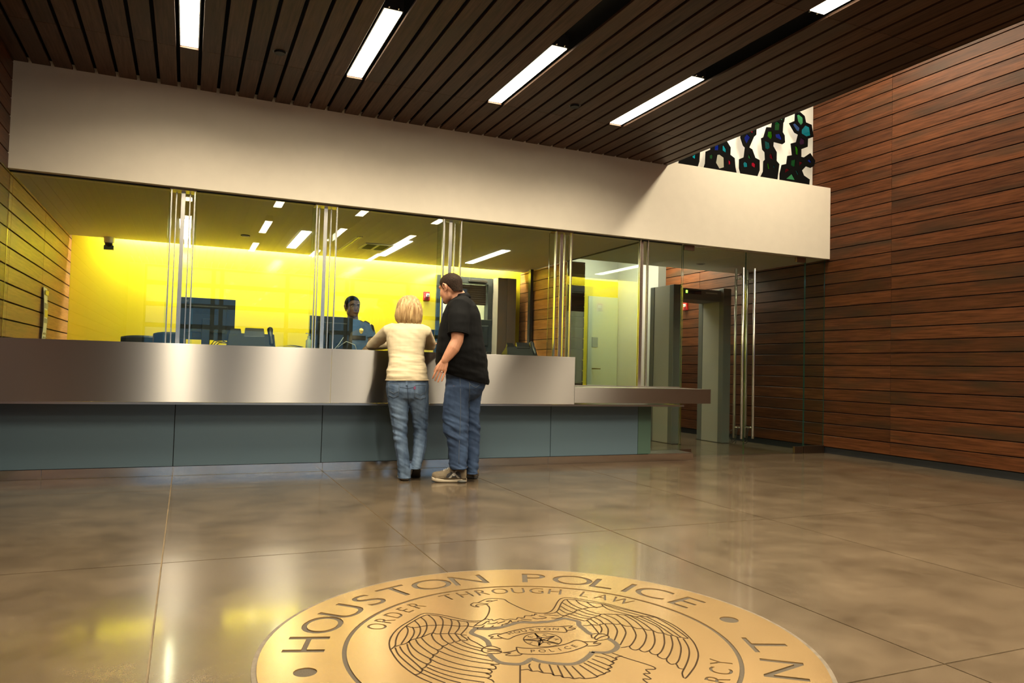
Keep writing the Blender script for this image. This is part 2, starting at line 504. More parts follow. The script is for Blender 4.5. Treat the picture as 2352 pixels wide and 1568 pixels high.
def text_mesh(txt, size=1.0, font_scale=(1, 1)):
    cu = bpy.data.curves.new('t', 'FONT'); cu.body = txt; cu.size = size; cu.align_x = 'CENTER'; cu.align_y = 'CENTER'; cu.resolution_u = 5
    o = bpy.data.objects.new('t', cu); col.objects.link(o)
    dg = bpy.context.evaluated_depsgraph_get()
    me = bpy.data.meshes.new_from_object(o.evaluated_get(dg))
    bpy.data.objects.remove(o); bpy.data.curves.remove(cu)
    return me


def outline_loops(me):
    """closed boundary loops of a flat mesh as lists of 2D points"""
    from collections import defaultdict
    cnt = defaultdict(int)
    bm = bmesh.new(); bm.from_mesh(me); bmesh.ops.remove_doubles(bm, verts=bm.verts, dist=1e-5)
    edges = [e for e in bm.edges if len(e.link_faces) == 1]
    nb = defaultdict(list)
    for e in edges:
        nb[e.verts[0].index].append(e.verts[1].index); nb[e.verts[1].index].append(e.verts[0].index)
    bm.verts.ensure_lookup_table()
    seen, loops = set(), []
    for s in nb:
        if s in seen:
            continue
        lp, cur, prev = [s], s, None
        seen.add(s)
        while True:
            nx = [q for q in nb[cur] if q != prev and q not in seen]
            if not nx:
                break
            prev, cur = cur, nx[0]; seen.add(cur); lp.append(cur)
        if len(lp) > 2:
            loops.append([(bm.verts[i].co.x, bm.verts[i].co.y) for i in lp])
    bm.free()
    return loops


def filled(loops, depth):
    """2D loops filled with the even-odd holes of a curve, depth is the half thickness"""
    cu = bpy.data.curves.new('c', 'CURVE'); cu.dimensions = '2D'; cu.fill_mode = 'BOTH'; cu.extrude = depth; cu.resolution_u = 1
    for lp in loops:
        sp = cu.splines.new('POLY'); sp.points.add(len(lp) - 1)
        for p_, q in zip(sp.points, lp):
            p_.co = (q[0], q[1], 0, 1)
        sp.use_cyclic_u = True
    o = bpy.data.objects.new('c', cu); col.objects.link(o)
    me = bpy.data.meshes.new_from_object(o.evaluated_get(bpy.context.evaluated_depsgraph_get()))
    bpy.data.objects.remove(o); bpy.data.curves.remove(cu)
    return me


def circle(r, n=128, c=(0, 0)):
    return [(c[0] + r * math.cos(2 * math.pi * i / n), c[1] + r * math.sin(2 * math.pi * i / n)) for i in range(n)]

# ================================================================ the setting
XL, XR, YR, YF, YG, YB = -1.36, 7.42, -6.0, 6.99, 7.07, 10.6      # left wall, right wall, rear, bulkhead face, glass line, back wall
ZC, ZS, ZP, ZO, ZW = 3.315, 2.45, 3.36, 2.45, 5.05                # lobby ceiling, soffit, bulkhead top, office ceiling, light well top
XE = 4.911                                                        # edge of the slatted ceiling

# floor: slabs with recessed joints
fl = struct('floor', MB().box(XL - .1, XR + .1, YR, YB + 2.4, -.06, -.005), M['joint'])
xs = [XL - .1, -0.07, 1.15, 2.37, 3.59, 4.81, 6.03, 7.25, XR + .1]
ys = [YR, -2.57, -0.42, 1.73, 3.88, 6.03, 8.18, YB + 2.4]
for i in range(len(xs) - 1):
    for j in range(len(ys) - 1):
        w_, l_ = xs[i + 1] - xs[i] - .007, ys[j + 1] - ys[j] - .007
        piece('floor_slab', (w_, l_, .03), ((xs[i] + xs[i + 1]) / 2, (ys[j] + ys[j + 1]) / 2, -.015), M['concrete'], fl, bevel=0)

# lobby ceiling: boards with open joints under a dark deck
ce = struct('ceiling', MB().box(XL - .1, XE, YR, YF + .3, 3.47, 3.52), M['deck'])
G0, PITCHB, GAP = -1.245, 0.1564, 0.026
LIGHT_ROWS = (7, 15, 23, 31)
CUTS = [YR, -3.85, -1.38, 1.11, 3.594, 6.085, YF - .006]
for i in range(-1, 40):
    x0, x1 = G0 + i * PITCHB + GAP / 2, G0 + (i + 1) * PITCHB - GAP / 2
    if i == -1:
        x0 = XL + .004
    if i == 39:
        x1 = XE
    for k in range(len(CUTS) - 1):
        if i in LIGHT_ROWS and k < len(CUTS) - 2:
            continue
        y0, y1 = CUTS[k] + .001, CUTS[k + 1] - .001
        piece('ceiling_board', (x1 - x0, y1 - y0, .019), ((x0 + x1) / 2, (y0 + y1) / 2, ZC + .0095), M['wood_ceiling'], ce)
struct('trim_1', MB().box(XE, XE + .02, YR, YF, ZC + .001, ZW), M['wood_dark'])
struct('ceiling_well', MB().box(XE - .6, XR + .1, YR, 7.7, ZW, ZW + .05), M['white2'])

# right wall: cedar boards, dark recessed base
ROWZ = [4.475 + .1465 * k for k in range(-30, 5)]
wr = struct('wall_right', MB().box(XR + .022, XR + .1, YR, YB + 2.4, 0, ZW + .05), M['black'])
for z in ROWZ[:-1]:
    for a, b in ((YR, 1.2), (1.2, 6.094)) + (((6.094, 7.07), (7.07, 9.6), (9.6, YB + 2.4)) if z < 2.4 else ((6.094, 7.62), (7.62, 9.6), (9.6, YB + 2.4)) if z < 3.0 else ((6.094, 7.62),)):
        piece('wall_board', (.1465 - .0105, b - a - .003, .02), (XR + .010, (a + b) / 2, z + .0733), M['wood_wall'], wr, 'wall_y')
struct('baseboard_right', MB().box(XR + .016, XR + .024, YR, YB + 2.4, 0, .075), M['black'])

# left wall: the same boards, the office light put into a lighter colour behind the glass
wl = struct('wall_left', MB().box(XL - .1, XL - .022, YR, YB + .2, 0, 3.5), M['black'])
for a, b in ((YR, 1.2), (1.2, 4.6), (4.6, 7.07)):
    for z in ROWZ[:23]:
        piece('wall_board', (.1465 - .010, b - a - .003, .02), (XL - .010, (a + b) / 2, z + .0733), M['wood_wall'], wl, 'wall_y')
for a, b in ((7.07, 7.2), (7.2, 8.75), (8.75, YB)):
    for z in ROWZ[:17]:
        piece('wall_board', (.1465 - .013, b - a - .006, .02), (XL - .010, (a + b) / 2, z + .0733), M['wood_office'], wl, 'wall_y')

# white bulkhead over the glass and the wall behind it in the light well
struct('wall_front', MB().box(XL - .02, XR - .001, YF, YF + .22, ZS, ZP), M['white'], bevel=.002)
struct('sky_leak_filler', MB().box(XL - .05, XE, YF + .01, YF + .1, ZP, 3.4695), M['deck'])  # unseen filler added to stop sky light leaking in over the bulkhead
w4 = empty('window_4', (6.2, 7.29, ZP)); w4['kind'] = 'structure'; w4['label'] = 'backlit frosted glass clerestory behind the stained glass figures'
_me = MB().box(XE - .3, XR - .002, 7.29, 7.298, ZP - .009, ZW - .002).mesh('frosted_pane')
_o = link_mesh('frosted_pane', _me, [M['frosted'], M['clear_back']], w4)
for _p in _me.polygons:
    if _p.normal.y > .5:
        _p.material_index = 1
MB().box(XE - .3, XR - .002, 7.56, 7.60, ZP - .05, ZW).build('light_box', M['white2'], w4)
MB().box(XE - .25, XR - .05, 7.55, 7.5595, ZP + .02, ZW - .05).build('lamp_sheet', M['light_box'], w4)
MB().box(XE - .32, XE - .3, 7.29, 7.6, ZP - .05, ZW).box(XE - .3, XR - .002, 7.299, 7.5595, ZP - .05, ZP - .01).build('box_frame', M['white2'], w4)
struct('trim_2', MB().box(XE - .6, XR, YF + .22, 7.289, ZP - .08, ZP - .01), M['white2'])

# office and vestibule: ceilings, walls
YO = 10.42
struct('ceiling_office', MB().box(XL, 4.72, YF + .22, YO, ZO, ZO + .03), M['office_ceiling'])
struct('ceiling_vestibule', MB().box(4.72, XR, YF + .22, 8.70, ZO, ZO + .03), M['white2'])
struct('ceiling_cove', MB().box(XL, 4.72, YO - .03, YB + .1, 2.62, 2.66).box(XL, 4.72, YO - .02, YO, ZO + .0301, 2.62), M['white2'])
wb = struct('wall_back', MB().box(XL, 3.37, YB, YB + .1, 0, 2.62).box(3.37, 4.26, YB, YB + .1, 2.335, 2.62).box(4.26, 5.0, YB, YB + .1, 0, 2.62).box(5.0, 6.60, YB, YB + .1, 0, ZO), M['yellow'])
struct('trim_3', MB().box(5.0, 6.60, YB + .02, YB + .1, ZO, 2.95), M['white2'])
struct('ceiling_corridor', MB().box(4.72, XR, 8.62, YB + 2.4, 2.93, 2.97), M['white2'])
struct('trim_4', MB().box(4.72, XR, 8.62, 8.70, ZO + .0301, 2.93), M['white2'])
struct('wall_partition', MB().box(6.53, 6.67, 9.45, YB + 2.4, 0, 2.93), M['white2'], bevel=.003)
struct('wall_end', MB().box(6.67, XR, YB + 2.3, YB + 2.4, 0, 2.93), M['white2'])

# cedar side wall inside the office and the dark return that faces the lobby
wi = struct('wall_inner', MB().box(4.745, 4.98, 8.975, YB, 0, ZO - .001), M['black'])
for z in ROWZ[:17]:
    h = min(.1465 - .0085, ZO - .004 - z)
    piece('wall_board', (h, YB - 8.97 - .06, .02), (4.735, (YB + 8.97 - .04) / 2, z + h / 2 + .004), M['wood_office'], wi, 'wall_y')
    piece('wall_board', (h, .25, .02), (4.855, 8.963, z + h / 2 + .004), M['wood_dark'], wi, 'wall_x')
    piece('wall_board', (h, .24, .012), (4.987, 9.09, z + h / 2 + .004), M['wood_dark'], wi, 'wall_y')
struct('trim_5', MB().box(4.655, 4.70, 10.02, 10.10, 0, ZO - .001), M['frame_dark'])
pil = MB().box(4.27, 4.42, 10.35, YB, 0, 2.335).box(4.425, 4.57, 10.35, YB, 0, 2.335)
struct('column_1', pil, M['grey_metal'], bevel=.002)

# rear storefront behind the viewer: dusk light falls in through it
rw = struct('wall_rear', MB().box(XL - .1, XL + .35, YR - .15, YR, 0, ZW).box(XL + .35, XR + .1, YR - .15, YR, 3.3, ZW + .05).box(XL + .35, XR + .1, YR - .15, YR, 0, .25), M['white2'])
wn = empty('window_5', (XL + .35, YR, .25)); wn['kind'] = 'structure'
cols_ = [XL + .35, .55, .75, 2.35, 3.9, 4.05, 5.6, XR]
rows_ = [.25, .78, 1.30, 1.82, 2.34, 2.86, 3.3]
for k, x in enumerate(cols_):
    MB().box(x - .05, x + .05, YR - .1, YR - .02, .25, 3.3).build('mullion', M['frame_dark'], wn)
for z in rows_:
    MB().box(cols_[0], cols_[-1], YR - .09, YR - .03, z - .055, z + .055).build('transom', M['frame_dark'], wn)
for i in range(len(cols_) - 1):
    for j in range(len(rows_) - 1):
        MB().box(cols_[i] + .05, cols_[i + 1] - .05, YR - .065, YR - .055, rows_[j] + .055, rows_[j + 1] - .055).build('pane', M['glass'], wn)


# ================================================================ glass front
def pane(name, x0, x1, y, z0, z1, parent, t=.012, axis='x'):
    mb = MB()
    if axis == 'x':
        mb.box(x0, x1, y - t / 2, y + t / 2, z0, z1)
    else:
        mb.box(y - t / 2, y + t / 2, x0, x1, z0, z1)
    me = mb.mesh(name)
    o = link_mesh(name, me, [M['glass'], M['glass_edge']], parent)
    big = max(p.area for p in me.polygons)
    for p in me.polygons:
        ax = max(range(3), key=lambda k: abs(p.normal[k]))
        if ax != (1 if axis == 'x' else 0):
            p.material_index = 1
    return o


HT, LT, YC = 1.09, .79, 6.55      # high counter top, low counter top, counter face
GROUPS = (-.08, 1.155, 2.40, 3.665)
gl = empty('window_1', (XL, YG, HT)); gl['kind'] = 'structure'; gl['label'] = 'tall clear glass screen standing on the reception counter'
edges = [XL] + [e for g in GROUPS for e in (g - .093, g + .093)] + [4.63]
for k in range(0, len(edges), 2):
    pane('pane', edges[k] + .004, edges[k + 1] - .004, YG, HT if edges[k] < 3.7 else LT + .005, ZS, gl)
pane('pane', 4.739, 5.205, YG, .08, ZS, gl)
MB().box(XL, 5.2, YG - .013, YG + .013, ZS - .012, ZS).build('head_channel', M['black'], gl)
MB().box(3.60, 5.2, YG - .014, YG + .014, LT, LT + .012).build('sill_channel', M['steel_plain'], gl)
for g in GROUPS:
    zb = HT if g < 3.6 else HT
    for s in (-1, 1):
        MB().box(g + s * .093 - .0055, g + s * .093 + .0055, YG - .018, YG + .018, zb, ZS - .004).build('mullion', M['chrome'], gl, bevel=.001)
        MB().box(g + s * .055 - .005, g + s * .055 + .005, YG + .075, YG + .10, zb, ZS - .004).build('mullion', M['chrome'], gl, bevel=.001)
    MB().box(g - .017, g + .017, YG + .045, YG + .055, zb, ZS - .004).build('mullion_post', M['chrome'], gl, bevel=.001)
    MB().box(g - .105, g + .105, YG - .025, YG + .11, ZS - .014, ZS).build('head_plate', M['steel_bronze'], gl)
    pane('baffle_pane', g - .115, g + .115, YG + .115, zb, ZS - .014, gl, .010)
for x, w_ in ((4.634, .016), (4.735, .010)):
    MB().box(x - w_ / 2, x + w_ / 2, YG - .018, YG + .018, LT, ZS - .004).build('mullion', M['chrome'], gl, bevel=.001)
MB().box(4.665, 4.70, YG + .03, YG + .05, LT, ZS - .004).build('mullion_post', M['chrome'], gl, bevel=.001)

g2 = empty('window_2', (4.70, YG, 0)); g2['kind'] = 'structure'; g2['label'] = 'clear glass return between the office and the vestibule'
pane('pane', YG + .06, 8.95, 4.70, LT, ZS, g2, axis='y')
MB().box(4.69, 4.712, YG + .06, 8.95, ZS - .012, ZS).build('head_channel', M['black'], g2)
MB().box(4.694, 4.706, 8.936, 8.95, LT, ZS - .012).build('edge_post', M['steel_plain'], g2)

g3 = empty('window_3', (7.09, YG, 0)); g3['kind'] = 'structure'; g3['label'] = 'narrow glass sidelight against the cedar wall'
pane('pane', 7.092, XR - .004, YG, .095, ZS, g3)
MB().box(7.085, XR - .002, YG - .02, YG + .02, 0, .095).build('base_rail', M['steel_bronze'], g3, bevel=.002)


def glass_door(name, x0, x1, hx, pivot, label):
    d = empty(name, (x0, YG, 0)); d['kind'] = 'structure'; d['label'] = label
    pane('pane', x0, x1, YG, .012, ZS - .012, d)
    a, b = (x0 + .005, x0 + .145) if pivot < 0 else (x1 - .145, x1 - .005)
    MB().box(a, b, YG - .017, YG + .017, ZS - .065, ZS - .003).build('top_patch', M['steel_bronze'], d, bevel=.002)
    MB().box(a, b, YG - .017, YG + .017, .006, .088).build('bottom_patch', M['steel_bronze'], d, bevel=.002)
    for s in (-1, 1):
        yy = YG + s * .065
        hb = MB().tube([(hx, yy, .20), (hx, yy, 2.24)], .0155, 16).build('pull_handle', M['steel_plain'], d, smooth=True)
        for z in (.33, 2.11):
            MB().tube([(hx, YG + s * .007, z), (hx, yy, z)], .009, 12).build('standoff', M['steel_plain'], hb, smooth=True)
    return d


glass_door('door_1', 5.225, 6.138, 6.055, -1, 'frameless glass door leaf next to the low counter end')
glass_door('door_2', 6.148, 7.08, 6.225, 1, 'frameless glass door leaf next to the cedar wall')

# office back door with blind, pale corridor door
d3 = empty('door_3', (3.37, YB, 0)); d3['kind'] = 'structure'
MB().box(3.37, 3.455, YB - .05, YB + .1, 0, 2.335).build('jamb', M['frame_dark'], d3)
MB().box(4.19, 4.262, YB - .05, YB + .1, 0, 2.335).build('jamb', M['frame_dark'], d3)
MB().box(3.455, 4.19, YB - .05, YB + .1, 2.24, 2.335).build('head', M['frame_dark'], d3)
MB().box(3.455, 4.19, YB - .02, YB + .08, 0, .25).build('kick_panel', M['frame_dark'], d3)
for k in range(9):
    z = 2.225 - k * .034
    MB().add([(3.46, YB + .02, z), (4.185, YB + .02, z), (4.185, YB + .04, z - .03), (3.46, YB + .04, z - .03), (3.46, YB + .024, z + .002), (4.185, YB + .024, z + .002), (4.185, YB + .044, z - .028), (3.46, YB + .044, z - .028)],
             [(0, 1, 2, 3), (4, 7, 6, 5), (0, 4, 5, 1), (1, 5, 6, 2), (2, 6, 7, 3), (3, 7, 4, 0)]).build('blind_slat', M['slat'], d3)
MB().box(3.455, 4.19, YB + .055, YB + .065, .25, 2.24).build('pane', M['glass'], d3)
MB().box(3.86, 4.16, YB - .09, YB - .05, 2.262, 2.295).build('door_closer', M['steel_plain'], d3, bevel=.004)
struct('wall_back_room', MB().box(2.9, 4.95, YB + 1.3, YB + 1.36, 0, 2.7).box(2.9, 2.95, YB + .1, YB + 1.3, 0, 2.7).box(4.93, 4.98, YB + .1, YB + 1.3, 0, 2.7).box(2.9, 4.98, YB + .1, YB + 1.36, 2.7, 2.74), M['white2'])
d4 = empty('door_4', (5.98, YB - .02, 0)); d4['kind'] = 'structure'
MB().box(5.96, 6.52, YB - .035, YB - .005, .01, 2.18).build('leaf', M['door_pale'], d4, bevel=.004)
MB().box(6.03, 6.14, YB - .045, YB - .035, 1.35, 1.51).build('sign_plate', mat('blue_grey_sign', (.22, .30, .36), .4), d4)
MB().tube([(6.05, YB - .09, 1.0), (6.17, YB - .09, 1.0)], .01, 10).build('lever_handle', M['frame_dark'], d4, smooth=True)
MB().tube([(6.05, YB - .09, 1.0), (6.05, YB - .03, 1.0)], .012, 10).build('lever_rose', M['frame_dark'], d4, smooth=True)

EAGLE="-114,277 -159,293 -200,345 -236,389 -273,420 -304,423 -360,370 -415,316 -455,261 -487,195 -503,132 -507,85 -508,28 -503,-38 -487,-113 -471,-157 -455,-188;-132,267 -174,288 -217,330 -247,379 -284,406 -314,392 -356,355 -399,311 -438,255 -467,188 -481,142 -503,113;-394,315 -375,288 -349,290 -321,293 -290,286 -266,280 -238,264 -214,249 -185,242 -167,223;-350,363 -348,313 -356,264 -372,220 -396,180;-318,389 -314,340 -327,279 -351,225 -375,185;-284,406 -279,349 -290,286 -313,236 -337,195;-247,372 -249,331 -267,277 -284,238 -303,196;-219,331 -225,296 -244,250 -274,192;-199,310 -203,275 -221,229 -252,184;-171,284 -174,258 -195,220 -237,166;-396,313 -400,273 -420,219 -459,148;-377,297 -382,254 -401,206 -433,153;-485,132 -464,141 -440,149 -417,173 -396,180 -368,191 -329,214 -316,200 -300,197 -274,190 -251,180 -236,163 -219,154;-486,124 -492,69 -488,16 -481,-32 -473,-78 -466,-102;-469,129 -472,78 -464,7 -458,-40 -454,-78;-440,141 -448,97 -451,39 -442,-11 -428,-46;-428,157 -431,107 -424,50 -406,-6;-400,173 -404,131 -397,73 -386,21;-377,182 -377,139 -371,91 -359,54;-335,198 -341,155 -340,120 -333,83;-304,193 -311,144 -305,99;-275,189 -279,145 -280,110;-253,178 -256,113;-238,160 -231,110;-487,-113 -476,-112 -466,-104 -455,-89 -454,-78 -441,-70 -430,-55 -428,-46 -417,-42 -408,-28 -406,-9 -395,-2 -388,11 -386,21 -373,24 -362,39 -359,54 -345,60 -336,73 -333,83 -319,87 -305,99 -292,100 -280,110 -266,108 -253,115 -241,105 -231,110;-466,-104 -446,-148 -418,-202;-453,-81 -432,-131 -402,-182 -374,-218;-435,-70 -411,-124 -367,-186 -306,-239;-425,-49 -401,-95 -355,-154 -285,-211;-405,-11 -383,-67 -336,-128 -268,-181;-385,18 -362,-35 -317,-101 -249,-154;-357,48 -333,-9 -286,-72 -226,-121;-332,80 -313,21 -274,-40 -219,-96;-305,93 -286,39 -253,-11 -221,-49;-280,104 -261,52 -222,-6;-254,106 -239,55 -213,18;-221,136 -223,107 -212,69 -204,26;-209,-125 -238,-122 -230,-132 -231,-149 -240,-158 -259,-151 -254,-162 -255,-174 -264,-182 -277,-180 -270,-192 -271,-205 -282,-212 -285,-216 -278,-232 -279,-249;-194,28 -218,9 -219,-18 -195,-37 -172,-40 -164,-32 -183,-17 -207,-14;-194,28 -171,23 -157,-10 -179,-2 -205,15;-160,-28 -179,-8 -202,-2;-52,479 -66,487 -85,470 -87,452 -78,436 -65,431 -72,447 -62,459 -45,453 -22,453 -16,455 -22,460 -48,477;-52,479 -29,498 1,516 35,513 67,490 70,449 77,407 89,354 106,310 125,286 146,278 170,281 199,304 237,352 270,396 300,423 326,422 355,405;-25,446 -28,413 -47,367 -71,325 -100,286 -130,263 -164,228;-12,488 5,495 13,484 0,477 -12,488;13,484 38,488;-100,286 -85,288 -84,274 -72,280 -70,262 -39,275 -28,254 -5,260 14,247 31,265 51,255 65,274 88,266 94,275 100,266 111,283 114,272;-155,235 -130,233 -95,264 -94,250;-106,238 -84,233 -61,245;-70,228 -33,243;-43,219 -29,221 -8,247 -13,225 5,222;34,250 49,234 67,221;82,244 93,226 113,226;114,254 134,229 110,220;139,259 167,246 188,228;150,220 168,207 193,212;-168,223 -144,209 -123,224;-140,207 -112,197 -92,213;-103,198 -68,195 -55,213 -24,209 3,217 21,231 41,217 67,201 101,196 135,191 165,201 193,212;145,275 172,266 200,275 233,315 264,359 296,396 316,403 346,388;277,370 279,323 289,270;313,402 303,338 314,272;346,383 338,333 348,280;378,352 373,302 379,265;250,332 251,279 263,249;228,302 229,257 240,239;202,274 201,238 211,224;196,218 211,224 238,236 261,246 288,266 314,272 348,280 380,276;213,227 231,185 254,146;240,235 258,189 284,163;265,248 279,204 301,171;294,268 303,224 329,183;321,270 332,229 353,192;-109,118 -88,126 -30,143 43,150 96,137 141,118 146,100 132,61 100,75 42,99 -15,100 -59,88 -97,68 -116,102 -114,117 -109,118;-101,127 -121,131 -150,120 -135,109 -151,96 -133,87 -111,82;139,122 184,113 162,98 183,87 162,76 139,77;-99,-11 -66,-34 -17,-46 37,-49 87,-38 131,-21 145,-70 102,-94 50,-109 -6,-110 -52,-96 -105,-72 -110,-46 -99,-11;-110,-35 -138,-42 -163,-41 -138,-52 -161,-62 -144,-74 -119,-80 -104,-72;140,-42 180,-56 193,-55 168,-70 195,-76 168,-90 137,-84;-151,-158 -206,-279;-164,-193 -141,-196 -135,-213 -116,-219 -108,-236 -86,-249 -83,-267 -66,-273 -63,-290 -46,-296 -37,-309 -17,-309 -5,-320 27,-323 40,-321;-115,-157 -127,-174 -134,-211;-84,-165 -100,-194 -107,-234;-60,-184 -85,-266;-38,-199 -64,-289;-20,-208 -37,-306;4,-219 -5,-318;31,-219 40,-318;18,88 22,43 73,41 28,9 54,-32 9,-1 -20,-25 -6,13 -47,45 4,40 18,88;18,88 9,-1;73,41 -6,13;54,-32 4,40;-20,-25 22,43;-47,45 28,9;117,-170 138,-199 144,-242;95,-189 122,-269;71,-201 99,-293;53,-210 72,-309;149,-161 164,-192 169,-220;39,-320 48,-314 72,-309 80,-302 99,-297 101,-279 120,-273 122,-257 145,-245 148,-229 171,-221 175,-207 203,-201;185,-168 207,-224 248,-307 243,-333 214,-325 209,-356 188,-351 188,-393 164,-384 161,-414;352,405 404,351 449,288 485,214 519,142 543,91 552,-2 540,-89 517,-167 488,-227 451,-285 393,-347 344,-388 291,-426 307,-390 340,-358 389,-310 435,-257 470,-203 499,-137;345,391 385,341 426,303 466,227 505,162 539,85;421,301 410,277 380,272;416,283 414,230 450,159 467,120;426,295 455,209 501,116;467,120 486,121 510,109 541,88;260,147 281,157 309,172 341,182 358,194 396,178 426,163 455,143 467,120;267,151 261,113 260,100;287,159 284,98;309,172 314,135 307,94;335,184 345,132 340,82;365,188 378,127 367,69;409,169 409,102 395,36;437,156 437,78 422,4;455,143 454,45 442,-29;467,120 479,43 481,-11 463,-68;486,121 496,31 483,-100;508,106 512,-21 499,-124;539,85 536,-23 519,-138;226,105 239,97 260,100 277,90 307,94 325,87 340,82 353,71 367,69 372,44 391,34 399,8 420,1 426,-20 442,-29 446,-56 463,-68 469,-89 485,-101 488,-118 501,-125 507,-136 519,-141;260,100 248,52 237,8;287,90 273,49 247,14;311,92 292,36 259,-15;340,78 315,9 255,-68;366,63 335,-17 251,-113;393,33 357,-50 305,-110 271,-138;420,1 393,-62 336,-132 290,-170;442,-32 392,-117 346,-170 311,-197;461,-71 408,-152 353,-212 322,-233;474,-97 429,-171 369,-239 330,-273;487,-117 440,-204 371,-288 333,-321;240,-135 255,-137 272,-135 267,-159 276,-173 290,-170 289,-189 299,-198 314,-195 309,-218 316,-231 324,-231 315,-247 318,-269 330,-273 320,-290 317,-317 334,-321 322,-351 332,-365;209,15 192,-19 199,-24 196,-41 207,-51 234,-49 251,-37 256,-20 247,5 209,15;199,-24 228,2 245,2;199,-40 228,-23 256,-17"
GROOVE="-159,212 -193,175 -193,151 -177,115 -172,72 -182,30;-209,-37 -210,-74 -202,-115 -167,-142 -139,-148 -113,-135 -92,-121 -78,-149 -33,-186 15,-206 59,-191 107,-156 126,-136;-161,202 -105,182 -42,196 13,213 63,192 107,184 159,189 193,198 212,174 228,148 213,116 209,78 205,29 209,9;243,-46 245,-82 236,-119 206,-148 171,-158 142,-147 124,-135"
ART=[
("7020,4320 7098,4354 7178,4311 7202,4232 7299,4217 7335,4065 7239,4024 7235,3919 7128,3873 7129,3774 7174,3772 7281,3843 7368,3755 7346,3682 7290,3653 7210,3664 7143,3599 7178,3538 7275,3499 7264,3432 6780,3432 6778,3512 6809,3627 6886,3650 6901,3755 6978,3775 6954,3922 7042,3952 7074,4056 7013,4072 6922,4179 7016,4224",[("mint","7048,4299 7087,4318 7150,4289 7156,4225 7118,4180 7066,4224"),("slate","6983,4171 7022,4195 7101,4147 7085,4097 7046,4103"),("cyan","7130,4121 7196,4196 7265,4181 7284,4079 7210,4050 7130,4077"),("purple","7093,3951 7120,4024 7182,4003 7177,3950 7110,3927"),("lime","7021,3897 7054,3897 7077,3862 7073,3784 7039,3796"),("green","6963,3704 7035,3726 7025,3643 6992,3626 6958,3643"),("red","7096,3713 7153,3704 7097,3649"),("red","6865,3579 6903,3593 6937,3580 6860,3532"),("teal","7031,3584 7059,3583 7088,3540 7065,3537"),("blue","7232,3736 7271,3763 7300,3737 7289,3714"),("mint","6883,3458 6976,3534 7033,3460")]),
("6648,4174 6657,4261 6854,4293 6849,4240 6834,4178 6823,4168 6814,4046 6847,4009 6854,3920 6816,3893 6669,3901 6664,3845 6720,3777 6721,3666 6766,3630 6725,3442 6425,3445 6509,3502 6512,3633 6538,3658 6531,3750 6493,3778 6470,3918 6507,3936 6553,4070 6633,4078",[("green","6686,4142 6724,4169 6768,4150 6759,4064 6683,4052"),("lime","6580,4019 6640,4028 6646,3961 6620,3923 6565,3958"),("blue","6694,3998 6765,4018 6798,3976 6799,3941 6706,3962"),("teal","6523,3896 6604,3879 6611,3816 6568,3789 6536,3801"),("red","6602,3717 6633,3756 6661,3683 6651,3674 6613,3685"),("lime","6571,3603 6592,3623 6610,3549 6583,3546"),("cyan","6668,3617 6690,3586 6680,3546"),("mint","6778,4203 6811,4226 6806,4195")]),
("6154,3929 6193,4060 6392,4091 6389,3948 6353,3917 6282,3773 6329,3755 6379,3657 6448,3637 6450,3511 6382,3444 6184,3443 6131,3494 6129,3606 6201,3640 6219,3764 6188,3784 6145,3877",[("blue","6202,3886 6248,3939 6295,3904 6239,3812 6207,3854"),("pink","6299,3972 6336,3994 6336,3956"),("green","6278,3697 6305,3642 6290,3628 6263,3645"),("cyan","6192,3560 6217,3589 6254,3573 6260,3528 6203,3516"),("pink","6322,3582 6353,3595 6385,3578 6376,3527 6323,3549")]),
("5623,3629 5692,3663 5689,3809 5920,3844 5936,3797 5993,3731 5990,3640 6057,3608 6069,3502 6111,3442 5568,3439 5616,3482 5623,3625",[("clear","5793,3612 5833,3622 5894,3594 5901,3476 5826,3449 5775,3512"),("blue","5756,3713 5811,3737 5812,3672 5752,3663"),("cyan","5871,3730 5891,3741 5927,3697 5923,3655 5872,3677"),("green","5679,3588 5723,3606 5729,3579 5709,3548 5679,3556"),("pink","5960,3578 5996,3558 5997,3526 5966,3517")]),
("5220,3436 5254,3616 5524,3655 5535,3600 5528,3494 5480,3435 5306,3436",[("cyan","5424,3540 5472,3571 5469,3514 5430,3529")])]

# ================================================================ reception counter
ct = tag(empty('reception_counter', (1.9, YC, 0)), 'long brushed stainless steel reception counter over blue glass panels', 'counter')
SX0, SX1, SX2 = XL + .002, 1.155, 3.555
for a, b in ((SX0, SX1 - .0012), (SX1 + .0012, SX2)):
    MB().box(a, b, YC, YC + .02, .62, HT).build('steel_front', M['steel'], ct, bevel=.0015)
tg_ = MB().box(SX0, SX2, YC + .0201, YG + .46, HT - .035, HT).build('counter_top', M['steel_plain'], ct, bevel=.0015)
MB().box(SX2 - .02, SX2, YC + .0201, YG - .02, .62, HT - .036).build('end_panel', M['steel'], ct)
lo = MB().box(SX2 + .001, 5.235, YC + .001, YC + .02, .635, LT).build('low_front', M['steel'], ct, bevel=.0015)
MB().box(SX2 + .001, 5.235, YC + .0201, YG + .3, LT - .03, LT).build('low_top', M['steel_plain'], ct, bevel=.0015)
MB().box(5.215, 5.235, YC + .0201, YG + .3, .635, LT - .031).build('low_end', M['steel'], ct)
MB().box(SX0, 4.9, YC + .0201, YG, .6, .618).build('underside', M['steel_plain'], ct)
SEAMS = [XL + .002, -.07, 1.135, 2.335, 3.425, 4.475]
for k in range(5):
    MB().box(SEAMS[k] + .003, SEAMS[k + 1] - .003, 6.80, 6.815, .078, .60).build('glass_panel', M['panel'], ct, bevel=.001)
MB().box(4.478, 4.64, 6.802, 6.815, .078, .60).build('end_glass_panel', M['panel_green'], ct, bevel=.001)['label'] = 'narrow green frosted end panel'
MB().box(SX0, 4.62, 6.816, 6.86, .02, .60).build('core_panel', M['black'], ct)
PL = [SX0, -1.0, 1.15, 3.4, 5.20]
